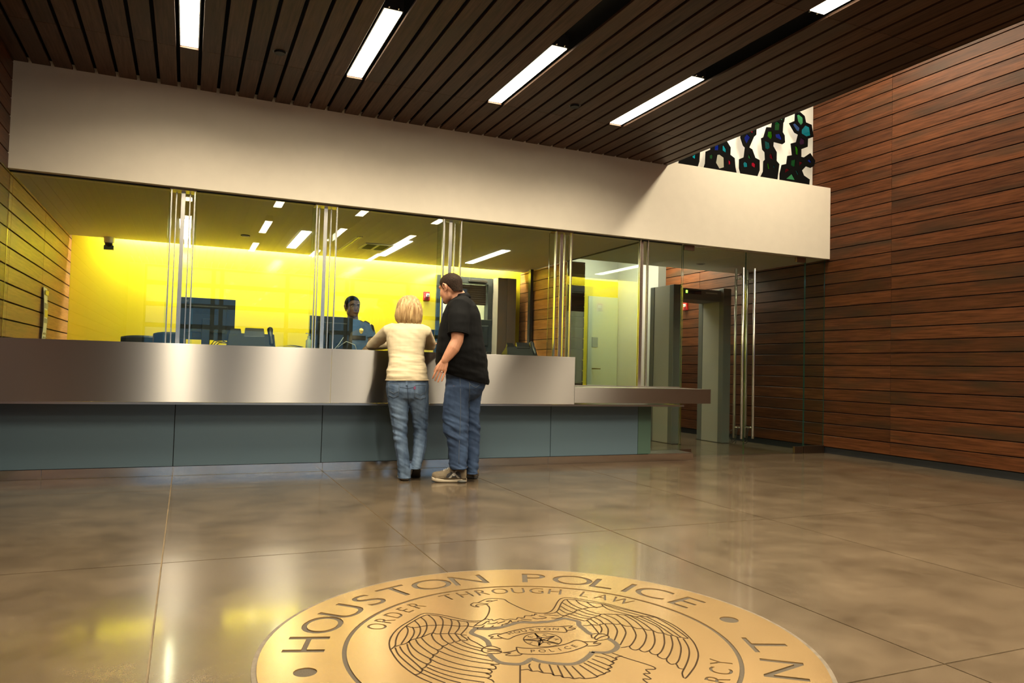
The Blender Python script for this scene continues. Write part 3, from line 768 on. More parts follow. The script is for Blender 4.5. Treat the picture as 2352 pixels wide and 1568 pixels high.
for k in range(4):
    MB().box(PL[k] + .0008, PL[k + 1] - .0008, 6.79, 6.81, 0.001, .075).build('plinth', M['steel_plinth'], ct, bevel=.001)
MB().box(4.62, 5.20, 6.8101, YG + .04, .001, .078).build('plinth_return', M['steel_plain'], ct)


# ================================================================ linear lights
def linear_light(x, y0, y1, z, w_, mt, label, group, clips=True, watt=0.0):
    o = tag(empty('linear_light', (x, (y0 + y1) / 2, z)), label, 'light', group)
    MB().box(x - w_ / 2 - .008, x + w_ / 2 + .008, y0 - .012, y1 + .012, z + .004, z + .10).build('housing', M['housing'], o)
    MB().box(x - w_ / 2, x + w_ / 2, y0, y1, z, z + .0039).build('diffuser', mt, o)
    if watt:
        ld = bpy.data.lights.new('lamp', 'AREA'); ld.shape = 'RECTANGLE'; ld.size = w_ - .004; ld.size_y = y1 - y0 - .004
        ld.energy = watt; ld.color = WARM; ld.spread = math.radians(LOBBY_SPREAD)
        lo_ = bpy.data.objects.new('lamp', ld); col.objects.link(lo_); lo_.parent = o; lo_.location = (0, 0, -.001)
    if clips:
        for y, s in ((y0 - .012, -1), (y1 + .012, 1)):
            for dx in (-.035, .03):
                MB().cyl((x + dx, y, z + .012), .006, s * .02, 1, 10).build('end_clip', M['chrome'], o, smooth=True)
    return o


LX = [G0 + (i + .5) * PITCHB for i in LIGHT_ROWS]
lab = ['white linear ceiling light above the white wall, leftmost in the slatted ceiling', 'white linear ceiling light in the second row from the left wall',
       'white linear ceiling light above the standing man, third row from the left wall', 'white linear ceiling light closest to the stained glass, in the fourth row']
for k, x in enumerate(LX):
    linear_light(x, 4.83, 6.08, ZC + .014, .120, M['light_lobby'], lab[k], 'recessed linear lights of the lobby', True, LOBBY_WATT)
linear_light(LX[3], 2.35, 3.594, ZC + .014, .120, M['light_lobby'], 'white linear ceiling light cut by the top picture edge, nearest the cedar wall', 'recessed linear lights of the lobby', True, LOBBY_WATT)
for k, x in enumerate(LX):
    for j, (a, b) in enumerate(((2.35, 3.594), (-.12, 1.12), (-2.6, -1.36))):
        if k == 3 and j == 0:
            continue
        linear_light(x, a, b, ZC + .014, .120, M['light_lobby'], 'linear lobby ceiling light seen only as a reflection in the glass screen', 'lobby lights mirrored in the glass', False, LOBBY_WATT)
ol = ['white office ceiling light seen between the first pair of steel posts', 'bright office ceiling light to the left of the air vent', 'bright office ceiling light above the seated couple of red alarm and vent',
      'bright office ceiling light above the back door with the blind']
ol[2] = 'bright office ceiling light to the right of the air vent'
for x, l_ in zip((-.07, 1.185, 2.365, 3.635), ol):
    linear_light(x, 8.58, 9.93, ZO - .005, .11, M['light_office'], l_, 'linear lights of the office ceiling', False)
cv = tag(empty('cove_light', (1.8, 10.48, 2.6)), 'hidden linear cove lamp washing the top of the yellow wall', 'light')
MB().box(-.9, 4.5, 10.44, 10.50, 2.595, 2.62).build('lamp_body', M['housing'], cv)
MB().box(-.9, 4.5, 10.442, 10.498, 2.590, 2.5949).build('diffuser', M['light_cove'], cv)
for k, (a, b) in enumerate(((-1.0, 1.0), (2.0, 4.0), (4.9, 6.7))):
    linear_light(6.2, a, b, ZW - .006, .5, M['light_well'], 'linear lamp high in the light well over the cedar wall', 'light well lamps', False)
linear_light(5.75, 9.0, 10.2, 2.925, .12, M['light_back'], 'linear ceiling lamp of the corridor behind the glass doors', 'back of house lamps', False)
linear_light(7.05, 9.3, 10.5, 2.925, .12, M['light_corridor_added'], 'linear ceiling lamp of the cedar corridor beyond the metal detector', 'back of house lamps', False)
linear_light(3.9, YB + .45, YB + 1.0, 2.695, .3, M['light_back'], 'ceiling lamp of the bright room behind the back door', 'back of house lamps', False)

# ================================================================ ceiling and wall fittings
for x, y, l_ in ((.56, 5.83, 'dark round ceiling cap between the first and second lobby lights'), (3.085, 5.80, 'dark round ceiling cap between the third and fourth lobby lights')):
    o = tag(empty('sprinkler_cap', (x, y, ZC)), l_, 'sprinkler', 'sprinkler caps in the slatted ceiling')
    MB().cyl((x, y, ZC - .014), .040, .014, 2, 28, .044).build('cap', M['plastic2'], o, smooth=False)
    MB().cyl((x, y, ZC - .001), .052, .002, 2, 28).build('collar', M['plastic'], o)
o = tag(empty('smoke_detector', (.58, 9.26, ZO)), 'small round yellowish detector on the office ceiling', 'smoke detector')
MB().cyl((.58, 9.26, ZO - .022), .034, .012, 2, 28, .046).build('cap', M['white2'], o)
MB().cyl((.58, 9.26, ZO - .010), .052, .010, 2, 28).build('base', M['plastic2'], o)
o = tag(empty('vestibule_downlight', (6.35, 8.2, ZO)), 'small round fitting on the vestibule ceiling above the glass doors', 'downlight')
MB().cyl((6.35, 8.2, ZO - .006), .06, .006, 2, 28).build('trim_ring', M['grey_light'], o)
MB().cyl((6.35, 8.2, ZO - .009), .04, .003, 2, 28).build('lens', M['grey_dark'], o)

o = tag(empty('air_vent', (2.12, 9.22, ZO)), 'rectangular two-grille air vent in the office ceiling', 'vent')
MB().box(1.95, 2.29, 9.0, 9.03, ZO - .012, ZO).box(1.95, 2.29, 9.43, 9.46, ZO - .012, ZO).box(1.95, 1.98, 9.03, 9.43, ZO - .012, ZO).box(2.26, 2.29, 9.03, 9.43, ZO - .012, ZO).box(2.107, 2.133, 9.03, 9.43, ZO - .012, ZO).build('frame', M['white2'], o)
MB().box(1.98, 2.26, 9.03, 9.43, ZO - .0035, ZO - .0005).build('backing', M['plastic'], o)
for x in (1.98, 2.135):
    for k in range(12):
        MB().box(x + .002, x + .123, 9.045 + k * .032, 9.051 + k * .032, ZO - .010, ZO - .004).build('blade', M['plastic2'], o)
o = tag(empty('slot_diffuser', (1.79, 9.25, ZO)), 'narrow linear slot air diffuser in the office ceiling', 'vent')
MB().box(1.755, 1.785, 8.6, 9.88, ZO - .006, ZO).box(1.80, 1.83, 8.6, 9.88, ZO - .006, ZO).build('flange', M['white2'], o)
MB().box(1.785, 1.80, 8.6, 9.88, ZO - .004, ZO - .0005).build('slot', M['plastic'], o)

o = tag(empty('dome_camera', (-.93, 10.36, ZO)), 'small white dome camera with dark lens under the office ceiling', 'camera')
MB().cyl((-.93, 10.36, ZO - .07), .058, .07, 2, 28, .062).build('body', M['lens'], o, smooth=False)
MB().ellipsoid((-.93, 10.36, ZO - .075), [(.05, 0, 0), (0, .05, 0), (0, 0, .06)]).build('dome', M['screen'], o, smooth=True)
MB().box(-.985, -.875, 10.33, 10.40, ZO - .155, ZO - .10).build('bracket', M['navy'], o, bevel=.006)


def alarm(origin, ex, ey, ez, label):
    """ex: to the right on the wall, ez: out of the wall"""
    o = tag(empty('fire_alarm', origin), label, 'fire alarm', 'red fire alarm strobes')
    E_ = [Vector(v) for v in (ex, ey, ez)]; O_ = Vector(origin)

    def bx(x0, x1, y0, y1, z0, z1):
        mb = MB().box(x0, x1, y0, y1, z0, z1)
        mb.v = [O_ + E_[0] * p.x + E_[1] * p.y + E_[2] * p.z for p in mb.v]
        return mb
    bx(-.048, .048, -.065, .065, .0, .035).build('body', M['red'], o, bevel=.008)
    st = bx(-.012, .036, -.012, .036, .034, .062).build('strobe_lens', M['lens'], o, bevel=.008)
    bx(-.006, .030, .008, .014, .0615, .064).build('strobe_bar', M['grey_dark'], st)
    for k, ch in enumerate('FIRE'):
        me = text_mesh(ch, .02)
        me.transform(Matrix(((E_[0].x, E_[1].x, E_[2].x, 0), (E_[0].y, E_[1].y, E_[2].y, 0), (E_[0].z, E_[1].z, E_[2].z, 0), (0, 0, 0, 1))))
        me.transform(Matrix.Translation(O_ + E_[0] * -.033 + E_[1] * (.034 - k * .02) + E_[2] * .0356))
        link_mesh('letter', me, M['lens'], o)
    for k in range(5):
        bx(-.028, .028, -.055 + k * .007, -.052 + k * .007, .0345, .0362).build('horn_slot', M['plastic'], o)


alarm((3.22, YB, 2.005), (1, 0, 0), (0, 0, 1), (0, -1, 0), 'red fire alarm strobe on the yellow office wall')
alarm((XR, 9.93, 2.05), (0, -1, 0), (0, 0, 1), (-1, 0, 0), 'red fire alarm strobe on the cedar wall beyond the metal detector')

# paper hung on the left office wall
o = tag(empty('wall_notice', (XL + .004, 8.95, 1.35)), 'long white paper notice hung on the wood wall left of the yellow wall', 'notice')
mb = MB(); n = 10
for k in range(n + 1):
    z = 1.66 - k * .058; bow = .012 + .018 * math.sin(k / n * 3.0)
    mb.v += [Vector((XL + bow, 8.72, z)), Vector((XL + bow + .004, 8.72, z)), Vector((XL + bow * .7, 8.96, z)), Vector((XL + bow * .7 + .004, 8.96, z))]
for k in range(n):
    a = 4 * k
    mb.f += [(a + 1, a + 3, a + 7, a + 5), (a, a + 4, a + 6, a + 2), (a, a + 1, a + 5, a + 4), (a + 2, a + 6, a + 7, a + 3)]
mb.f += [(0, 2, 3, 1), (4 * n, 4 * n + 1, 4 * n + 3, 4 * n + 2)]
mb.build('sheet', M['paper'], o)
for z0, z1, mt in ((1.585, 1.63, 'paper_yellow'), (1.45, 1.50, 'paper_grey'), (1.36, 1.43, 'paper_yellow'), (1.30, 1.345, 'paper_grey'), (1.19, 1.20, 'paper_grey'), (1.15, 1.16, 'paper_grey')):
    MB().box(XL + .031, XL + .0345, 8.745, 8.92, z0, z1).build('print', M[mt], o)

# ================================================================ walk-through metal detector
md = tag(empty('metal_detector', (6.5, 8.62, 0)), 'grey walk-through metal detector arch behind the glass doors', 'metal detector')
ZT = 2.165
for x0, x1, nm in ((6.02, 6.155, 'left_pylon'), (6.865, 7.0, 'right_pylon')):
    p = MB().box(x0 + .006, x1 - .006, 8.44, 8.80, .006, ZT - .002).build('pylon', M['grey_light'], md, bevel=.003)
    MB().box(x0, x1, 8.34, 8.4398, .004, ZT).build('front_rail', M['grey_dark'], p, bevel=.012, segs=3)
    MB().box(x0, x1, 8.8002, 8.90, .004, ZT).build('rear_rail', M['grey_dark'], p, bevel=.012, segs=3)
    MB().box(x0 - .01, x1 + .01, 8.32, 8.92, 0, .0039).build('foot_plate', M['plastic'], p)
    for z in (ZT - .05, ZT - .11):
        for y in (8.455, 8.785):
            MB().cyl((x0 + .006, y, z), .006, -.003, 0, 10).build('screw', M['steel_plain'], p)
hd = MB().box(6.1555, 6.8645, 8.40, 8.84, ZT - .185, ZT - .03).build('header', M['grey_dark'], md, bevel=.006)
MB().box(6.24, 6.52, 8.392, 8.3999, ZT - .105, ZT - .052).build('display', M['screen'], hd)
MB().box(6.255, 6.285, 8.3885, 8.3919, ZT - .097, ZT - .06).build('status_light', M['led'], hd)
MB().box(6.60, 6.80, 8.397, 8.3999, ZT - .085, ZT - .068).build('nameplate', M['grey_light'], hd)
# two looped cable locks hanging from the door pulls
for k, x in enumerate((6.055, 6.225)):
    mb = MB()
    for q in range(3):
        pts = [(x + .02 * math.sin(a + q) + .012 * q - .01, YG + .075 + .04 * math.cos(a * 1.3 + q), .30 - .17 * math.sin(a / 2) ** 2 + .012 * q) for a in [i * 2 * math.pi / 16 for i in range(17)]]
        mb.tube(pts, .004, 6)
    ob = mb.build('cable_lock', M['cable'], None, smooth=True, origin=(x, YG + .07, .13))
    tag(ob, 'dark looped cable hanging from the pull of the glass door ' + ('by the counter' if k == 0 else 'by the cedar wall'), 'cable', 'cables on the door pulls')

# ================================================================ things behind the glass
def monitor(c, w_, h_, yaw, label, face_out=False):
    """c: bottom centre of the panel"""
    base = Vector((c[0], c[1], HT))
    o = tag(empty('computer_monitor', base), label, 'monitor', 'computer monitors behind the glass')
    rot = Matrix.Rotation(yaw, 3, 'Z')

    def bx(x0, x1, y0, y1, z0, z1):
        mb = MB().box(x0, x1, y0, y1, z0, z1)
        mb.v = [base + rot @ Vector((p.x, p.y, p.z + c[2] - HT)) for p in mb.v]
        return mb
    bx(-w_ / 2, w_ / 2, -.012, .022, 0, h_).build('panel', M['plastic'], o, bevel=.004)
    bx(-w_ * .36, w_ * .36, -.04, -.0121, h_ * .18, h_ * .82).build('rear_cover', M['plastic'], o, bevel=.012)
    bx(-w_ / 2 + .015, w_ / 2 - .015, .0221, .0235, .015, h_ - .015).build('screen', M['screen'], o)
    st = bx(-.035, .035, -.075, -.0405, -(c[2] - HT) + .0135, h_ * .5).build('stand', M['plastic'], o, bevel=.004)
    bx(-.12, .12, -.13, .06, -(c[2] - HT) + .0005, -(c[2] - HT) + .013).build('base', M['plastic'], o, bevel=.003)
    for k in range(5):
        bx(-w_ * .2, w_ * .2, -.0415, -.0401, h_ * .62 + k * .012, h_ * .62 + k * .012 + .005).build('vent_slot', M['plastic2'], o)
    return o


p0 = at(475, 690, 1, 7.42)
monitor((at(475, 690, 1, 7.42).x, 7.42, 1.15), .50, .385, .03, 'large black computer monitor beside the leftmost steel posts')
monitor((at(762, 720, 1, 7.42).x, 7.42, 1.10), .42, .325, .05, 'black computer monitor in front of the officer')
monitor((at(1098, 760, 1, 7.42).x, 7.42, 1.13), .30, .345, -.25, 'black computer monitor behind the man in black')


def desk_phone(x, y, w_, label):
    o = tag(empty('desk_phone', (x, y, HT)), label, 'telephone', 'desk telephones behind the glass')
    s = w_ / .4
    # wedge body seen from behind, its top edge raised
    def wedge(x0, x1, z0f, z1f, y0, y1, zt):
        return MB().add([(x0, y0, HT + z0f), (x1, y0, HT + z0f), (x1, y1, HT + .004), (x0, y1, HT + .004), (x0 + .01, y0 + .05, HT + zt), (x1 - .01, y0 + .05, HT + zt), (x1, y1, HT + .03), (x0, y1, HT + .03)],
                        [(0, 3, 2, 1), (4, 5, 6, 7), (0, 1, 5, 4), (1, 2, 6, 5), (2, 3, 7, 6), (3, 0, 4, 7)])
    wedge(x - w_ / 2, x + w_ / 2, .012, .1, y - .05, y + .12, .125 * s).build('body', M['plastic2'], o, bevel=.008)
    wedge(x - w_ * .16, x + w_ * .28, .1, .1, y - .02, y + .06, .175 * s).build('display_hood', M['plastic'], o, bevel=.006)
    wedge(x - w_ * .46, x - w_ * .20, .1, .1, y - .01, y + .06, .165 * s).build('side_module', M['plastic'], o, bevel=.006)
    MB().box(x - .01, x + .06, y + .028, y + .03, HT + .13 * s, HT + .15 * s).build('display', M['screen'], o)
    hs = MB().tube([(x + w_ * .42, y - .03, HT + .04), (x + w_ * .40, y + .0, HT + .10 * s), (x + w_ * .39, y + .03, HT + .165 * s)], [.026, .020, .028], 12, True).build('handset', M['plastic'], o, smooth=True)
    MB().tube([(x + w_ * .42, y - .03, HT + .03), (x + w_ * .5, y - .06, HT + .012), (x + w_ * .3, y - .08, HT + .006)], .004, 8).build('handset_cord', M['cable'], hs, smooth=True)
    return o


desk_phone(at(578, 770, 1, 7.25).x, 7.25, .42, 'black desk telephone on the counter beside the large monitor')
desk_phone(at(1197, 790, 1, 7.34).x, 7.34, .36, 'black desk telephone on the counter right of the man in black')

x = at(662, 790, 1, 7.34).x
o = tag(empty('paper_stack', (x, 7.34, HT)), 'curled grey papers lying on the counter behind the glass', 'paper')
for q in range(2):
    mb = MB(); n = 8
    for k in range(n + 1):
        u = k / n
        zz = HT + .003 + q * .004 + .028 * math.sin(u * 2.6) * (1 if q else .7)
        for dy in (-.1, .1):
            mb.v += [Vector((x - .13 + .26 * u, 7.34 + dy, zz)), Vector((x - .13 + .26 * u, 7.34 + dy, zz + .002))]
    for k in range(n):
        a = 4 * k
        mb.f += [(a + 1, a + 3, a + 7, a + 5), (a, a + 4, a + 6, a + 2), (a, a + 1, a + 5, a + 4), (a + 2, a + 6, a + 7, a + 3)]
    mb.f += [(0, 2, 3, 1), (4 * n, 4 * n + 1, 4 * n + 3, 4 * n + 2)]
    mb.build('sheet', M['paper_grey'], o, smooth=False)

x = at(709, 780, 1, 7.34).x
o = tag(empty('pump_bottle', (x, 7.34, HT)), 'small clear pump bottle left of the officer\'s monitor', 'bottle')
MB().loft([[Vector((x + r_ * math.cos(a), 7.34 + r_ * math.sin(a), HT + z)) for a in [2 * math.pi * j / 20 for j in range(20)]] for r_, z in ((.024, .001), (.027, .01), (.027, .085), (.012, .105), (.012, .115))]).build('bottle', M['door_pale'], o, smooth=True)
MB().cyl((x, 7.34, HT + .115), .013, .015, 2, 16).build('collar', M['lens'], o)
MB().tube([(x, 7.34, HT + .13), (x, 7.34, HT + .155), (x - .03, 7.34, HT + .157)], .005, 8).build('pump', M['lens'], o, smooth=True)

x = at(999, 765, 1, 7.36).x
o = tag(empty('card_terminal', (x, 7.36, HT)), 'small black terminal box on a stand between the woman and the man', 'terminal')
MB().box(x - .05, x + .05, 7.33, 7.39, HT + .06, HT + .25).build('body', M['plastic2'], o, bevel=.008)
MB().box(x - .012, x + .012, 7.35, 7.37, HT + .008, HT + .0599).build('stem', M['plastic'], o)
MB().box(x - .05, x + .05, 7.31, 7.41, HT + .0005, HT + .008).build('base', M['plastic'], o)
MB().box(x - .03, x + .035, 7.326, 7.3299, HT + .10, HT + .135).build('label_plate', M['paper_grey'], o)

mb = MB()
for q in range(3):
    x0 = at(484 + q * 6, 780, 1, 7.22).x
    mb.tube([(x0, 7.22, HT + .005), (x0 + .03, 7.225, HT + .05 - q * .008), (x0 + .10, 7.22, HT + .055 - q * .012), (x0 + .17, 7.225, HT + .02), (x0 + .19, 7.22, HT + .005)], .004, 7)
tag(mb.build('cable_tangle', M['cable'], None, smooth=True, origin=(at(500, 780, 1, 7.22).x, 7.22, HT)), 'loose black cables under the large monitor', 'cable')
x0 = at(768, 790, 1, 7.20).x
tag(MB().tube([(x0, 7.22, HT + .005), (x0 + .05, 7.24, HT + .06), (x0 + .095, 7.26, HT + .13)], .0035, 8).tube([(x0 + .04, 7.24, HT + .03), (x0 + .12, 7.24, HT + .09), (x0 + .20, 7.22, HT + .06), (x0 + .22, 7.22, HT + .005)], .0035, 8)
    .build('microphone_cable', M['cable_white'], None, smooth=True, origin=(x0, 7.22, HT)), 'thin pale cable bowed in front of the officer\'s monitor', 'cable')


def office_chair(x, y, w_, ztop, yaw, label):
    o = tag(empty('office_chair', (x, y, 0)), label, 'chair', 'navy chairs in the office')
    rot = Matrix.Rotation(yaw, 3, 'Z'); B_ = Vector((x, y, 0))
    def T_(mb):
        mb.v = [B_ + rot @ p for p in mb.v]
        return mb
    rings = []
    for k in range(9):
        u = -1 + 2 * k / 8
        yy = .05 - .05 * (1 - u * u)
        zt = ztop - .02 * abs(u) ** 3
        rings.append([Vector((u * w_ / 2, yy - .035, ztop - .5)), Vector((u * w_ / 2, yy + .035, ztop - .5)), Vector((u * w_ / 2, yy + .035, zt - .02)), Vector((u * w_ / 2, yy + .015, zt)), Vector((u * w_ / 2, yy - .015, zt)), Vector((u * w_ / 2, yy - .035, zt - .02))])
    T_(MB().loft(rings)).build('backrest', M['navy'], o, smooth=False, bevel=.006)
    T_(MB().box(-w_ / 2, w_ / 2, .05, .52, .46, .54)).build('seat', M['navy'], o, bevel=.02)
    T_(MB().tube([(0, .28, .08), (0, .28, .46)], .03, 14)).build('column', M['plastic'], o, smooth=True)
    T_(MB().box(-.03, .03, .02, .26, .42, .46).box(-.03, .03, -.02, .03, .42, ztop - .3)).build('back_support', M['plastic'], o)
    for k in range(5):
        a = k * 2 * math.pi / 5
        lg = T_(MB().tube([(0, .28, .1), (.27 * math.cos(a), .28 + .27 * math.sin(a), .065)], [.022, .015], 8)).build('leg', M['plastic'], o, smooth=True)
        T_(MB().cyl((.27 * math.cos(a) - .012, .28 + .27 * math.sin(a), .028), .027, .024, 0, 14)).build('caster', M['plastic'], lg)


p = at(330, 770, 1, 9.3); office_chair(p.x, 9.3, .46, p.z, 0, 'navy office chair by the yellow wall, further left')
p = at(392, 762, 1, 8.25); office_chair(p.x, 8.25, .30, p.z, .2, 'navy office chair half hidden by the leftmost steel posts')

# desk behind the counter carries nothing in view but closes the counter
o = tag(empty('staff_desk', (1.2, 7.6, 0)), 'grey staff worktop behind the reception counter', 'desk')
MB().box(SX0 + .01, 3.3, 7.535, 7.75, .70, .735).build('worktop', M['grey_light'], o)
for xx in (SX0 + .05, .2, 1.7, 3.25):
    MB().box(xx - .02, xx + .02, 7.56, 7.74, 0.001, .6995).build('leg_panel', M['grey_dark'], o)

# ================================================================ stained glass silhouettes on the bulkhead
for k, (outl, panes) in enumerate(ART):
    lp = [tuple(float(v) / 1000 for v in q.split(',')) for q in outl.split()]
    lp = [(a, ZP - .008 if b < 3.47 else b) for a, b in lp]
    cs = [(c_, [tuple(float(v) / 1000 for v in q.split(',')) for q in s.split()]) for c_, s in panes]
    me = filled([lp] + [q for _, q in cs], .006)
    me.transform(Matrix(((1, 0, 0, 0), (0, 0, -1, 7.2), (0, 1, 0, 0), (0, 0, 0, 1))))
    cx_ = sum(a for a, _ in lp) / len(lp)
    names_ = ['nearest the cedar wall', 'second from the cedar wall', 'in the middle of the row', 'around a large clear pane, fourth from the cedar wall', 'mostly hidden by the ceiling, fifth from the cedar wall']
    o = tag(empty('stained_glass_figure', (cx_, 7.2, ZP - .008)), 'black stained glass silhouette ' + names_[k], 'stained glass', 'stained glass silhouettes above the bulkhead')
    link_mesh('silhouette', me, M['art_black'], o)
    for c_, q in cs:
        MB().prism([Vector((a, 7.198, b)) for a, b in q], (0, .004, 0)).build('glass_piece', M['art_' + c_], o)

# ================================================================ bronze seal in the floor
SC = (1.168, 2.354); RO = .9376; ZB = .0042
sl = tag(empty('floor_seal', (*SC, 0)), 'round polished bronze floor seal with engraved eagle and lettering', 'floor seal')


def place_loops(ch, ang, rad, h, wscale, inward=False, bold=1.0):
    me = text_mesh(ch, 1.0)
    lps = outline_loops(me)
    bpy.data.meshes.remove(me)
    ys_ = [q[1] for lp in lps for q in lp]; xs_ = [q[0] for lp in lps for q in lp]
    cy_, cx2 = (min(ys_) + max(ys_)) / 2, (min(xs_) + max(xs_)) / 2
    s = h / CAPH
    a = math.radians(ang)
    out = Vector((math.cos(a), math.sin(a))); tan = Vector((math.sin(a), -math.cos(a)))
    if inward:
        out, tan2 = -out, -tan
        cen = -out * rad
        tan = tan2
    else:
        cen = out * rad
    return [[(cen.x + tan.x * (x_ - cx2) * s * wscale + out.x * (y_ - cy_) * s, cen.y + tan.y * (x_ - cx2) * s * wscale + out.y * (y_ - cy_) * s) for x_, y_ in lp] for lp in lps]


_me = text_mesh('H', 1.0); _l = outline_loops(_me); CAPH = max(q[1] for l_ in _l for q in l_) - min(q[1] for l_ in _l for q in l_)
outer = []
for ch, a in zip('HOUSTONPOLICE', (161.6, 147.7, 136, 124.6, 113.1, 100.8, 88.2, 66.5, 53.9, 43.6, 35.2, 27.1, 15.0)):
    outer += place_loops(ch, a, .800, .138, 1.22)
for k, ch in enumerate('DEPARTMENT'):
    outer += place_loops(ch, 197.5 + k * (141.4 / 9), .800, .138, 1.22, True)
for a in (178.6, -1.9):
    q = math.radians(a)
    outer.append(circle(.036, 32, (.797 * math.cos(q), .797 * math.sin(q))))
me = filled([circle(RO, 160), circle(.676, 128)] + outer, .0019)
me.transform(Matrix.Translation((*SC, ZB - .0019)))
link_mesh('outer_ring', me, M['bronze'], sl)
inner = []
def spread(txt, a0, a1, rad, h, ws, inw):
    adv = {' ': .55, 'I': .5, 'W': 1.3, 'M': 1.25}
    wid = [adv.get(c_, 1.0) for c_ in txt]; tot = sum(wid) - wid[0] / 2 - wid[-1] / 2; acc = -wid[0] / 2; res = []
    for c_, w_ in zip(txt, wid):
        pos = acc + w_ / 2; acc += w_
        if c_ != ' ':
            res += place_loops(c_, a0 + (a1 - a0) * pos / tot, rad, h, ws, inw)
    return res
inner += spread('ORDER', 145.2, 119.0, .604, .070, .80, False)
inner += spread('THROUGH', 103.5, 58.5, .606, .072, .92, False)
inner += spread('LAW', 46.2, 31.0, .610, .072, .85, False)
inner += spread('JUSTICE WITH MERCY', 214, 323.3, .604, .072, .8, True)
me = filled([circle(.661, 128)] + inner, .0019)
me.transform(Matrix.Translation((*SC, ZB - .0019)))
link_mesh('inner_disc', me, M['bronze'], sl)
me = filled([circle(RO - .001, 160)], .00015)
me.transform(Matrix.Translation((*SC, .0004)))
link_mesh('recess_bed', me, M['engraved'], sl)
me = filled([circle(RO + .016, 160), circle(RO, 160)], .0006)
me.transform(Matrix.Translation((*SC, .0006)))
link_mesh('grout_ring', me, M['grout'], sl)


def ribbon(lines, width, z, taper=True):
    mb = MB()
    for ln in lines:
        pts = [Vector(p) for p in ln]
        # smooth by Catmull-Rom
        if len(pts) > 2 and taper:
            sm = []
            for i in range(len(pts) - 1):
                p0, p1, p2, p3 = pts[max(i - 1, 0)], pts[i], pts[i + 1], pts[min(i + 2, len(pts) - 1)]
                for t in (0, .33, .66):
                    sm.append(.5 * ((2 * p1) + (p2 - p0) * t + (2 * p0 - 5 * p1 + 4 * p2 - p3) * t * t + (3 * p1 - p0 - 3 * p2 + p3) * t ** 3))
            sm.append(pts[-1]); pts = sm
        n = len(pts); L_, R_ = [], []
        for i, p in enumerate(pts):
            d = (pts[min(i + 1, n - 1)] - pts[max(i - 1, 0)])
            d = d.normalized() if d.length > 1e-9 else Vector((1, 0))
            nn = Vector((-d.y, d.x)) * width / 2
            L_.append((p + nn)); R_.append((p - nn))
        base = len(mb.v)
        for a, b in zip(L_, R_):
            mb.v += [Vector((SC[0] + a.x, SC[1] + a.y, z)), Vector((SC[0] + b.x, SC[1] + b.y, z))]
        for i in range(n - 1):
            q = base + 2 * i
            mb.f.append((q, q + 1, q + 3, q + 2))
    return mb


def lines_of(s):
    return [[tuple(float(v) / 1000 for v in p.split(',')) for p in l_.split()] for l_ in s.split(';')]


lw = ribbon(lines_of(EAGLE), .0054, ZB + .0003).build('eagle_line_work', M['engraved_line'], sl)
ribbon(lines_of(GROOVE), .019, ZB + .0005).build('shield_groove', M['engraved'], sl)
ribbon([circle(.0665, 40, (.017, .023)) + [circle(.0665, 40, (.017, .023))[0]]], .004, ZB + .0003).build('star_ring', M['engraved_line'], sl)


def small_text(txt, pts, h, rots):
    for ch, p, r_ in zip(txt, pts, rots):
        me = text_mesh(ch, h / CAPH * .95)
        me.transform(Matrix.Rotation(r_, 4, 'Z')); me.transform(Matrix.Translation((SC[0] + p[0], SC[1] + p[1], ZB + .0003)))
        link_mesh('banner_letter', me, M['engraved_line'], sl)


small_text('HOUSTON', [(-.066 + .0293 * k, .118 - .0025 * k + .014 * math.sin(math.pi * k / 6)) for k in range(7)], .024, [.35 - .14 * k for k in range(7)])
small_text('POLICE', [(-.062 + .0314 * k, -.063 - .0012 * k - .014 * math.sin(math.pi * k / 5)) for k in range(6)], .024, [-.35 + .13 * k for k in range(6)])
small_text('TEXAS', [(-.033, .011), (-.012, .062), (.044, .061), (.064, .009), (.020, -.020)], .018, [2.0, .7, -.6, -1.7, 3.1])

# ================================================================ people
class Body:
    """pieces of a figure in the frame of its base: u to the picture's right, w away from the viewer, z up"""
    def __init__(self, base):
        self.B = Vector((base[0], base[1], 0))
        self.W = self.B.normalized()
        self.U = Vector((self.W.y, -self.W.x, 0))

    def P(self, px, py, w):
        """point under a pixel on the upright plane that lies w metres behind the base"""
        d = ray(px, py)
        t = (w + (self.B - CAM).dot(self.W)) / d.dot(self.W)
        return CAM + d * t

    def at(self, u, w, z):
        return self.B + self.U * u + self.W * w + Vector((0, 0, z))

    def ring(self, xl, xr, y, w, hd, n=28, yr=None, e=2.3, grow=0.0):
        a, b = self.P(xl, y, w), self.P(xr, yr if yr is not None else y, w)
        c = (a + b) / 2; h = (b - a) / 2
        h = h * ((h.length + grow) / h.length)
        pts = []
        for j in range(n):
            q = 2 * math.pi * j / n; cs, sn = math.cos(q), math.sin(q)
            pts.append(c + h * (math.copysign(abs(cs) ** (2 / e), cs)) + self.W * (hd + grow) * math.copysign(abs(sn) ** (2 / e), sn))
        return pts

    def rings(self, rows, grow=0.0, n=28):
        out = []
        for r_ in rows:
            xl, xr, y, w, hd = r_[:5]
            out.append(self.ring(xl, xr, y, w, hd, n, r_[5] if len(r_) > 5 else None, grow=grow))
        return out


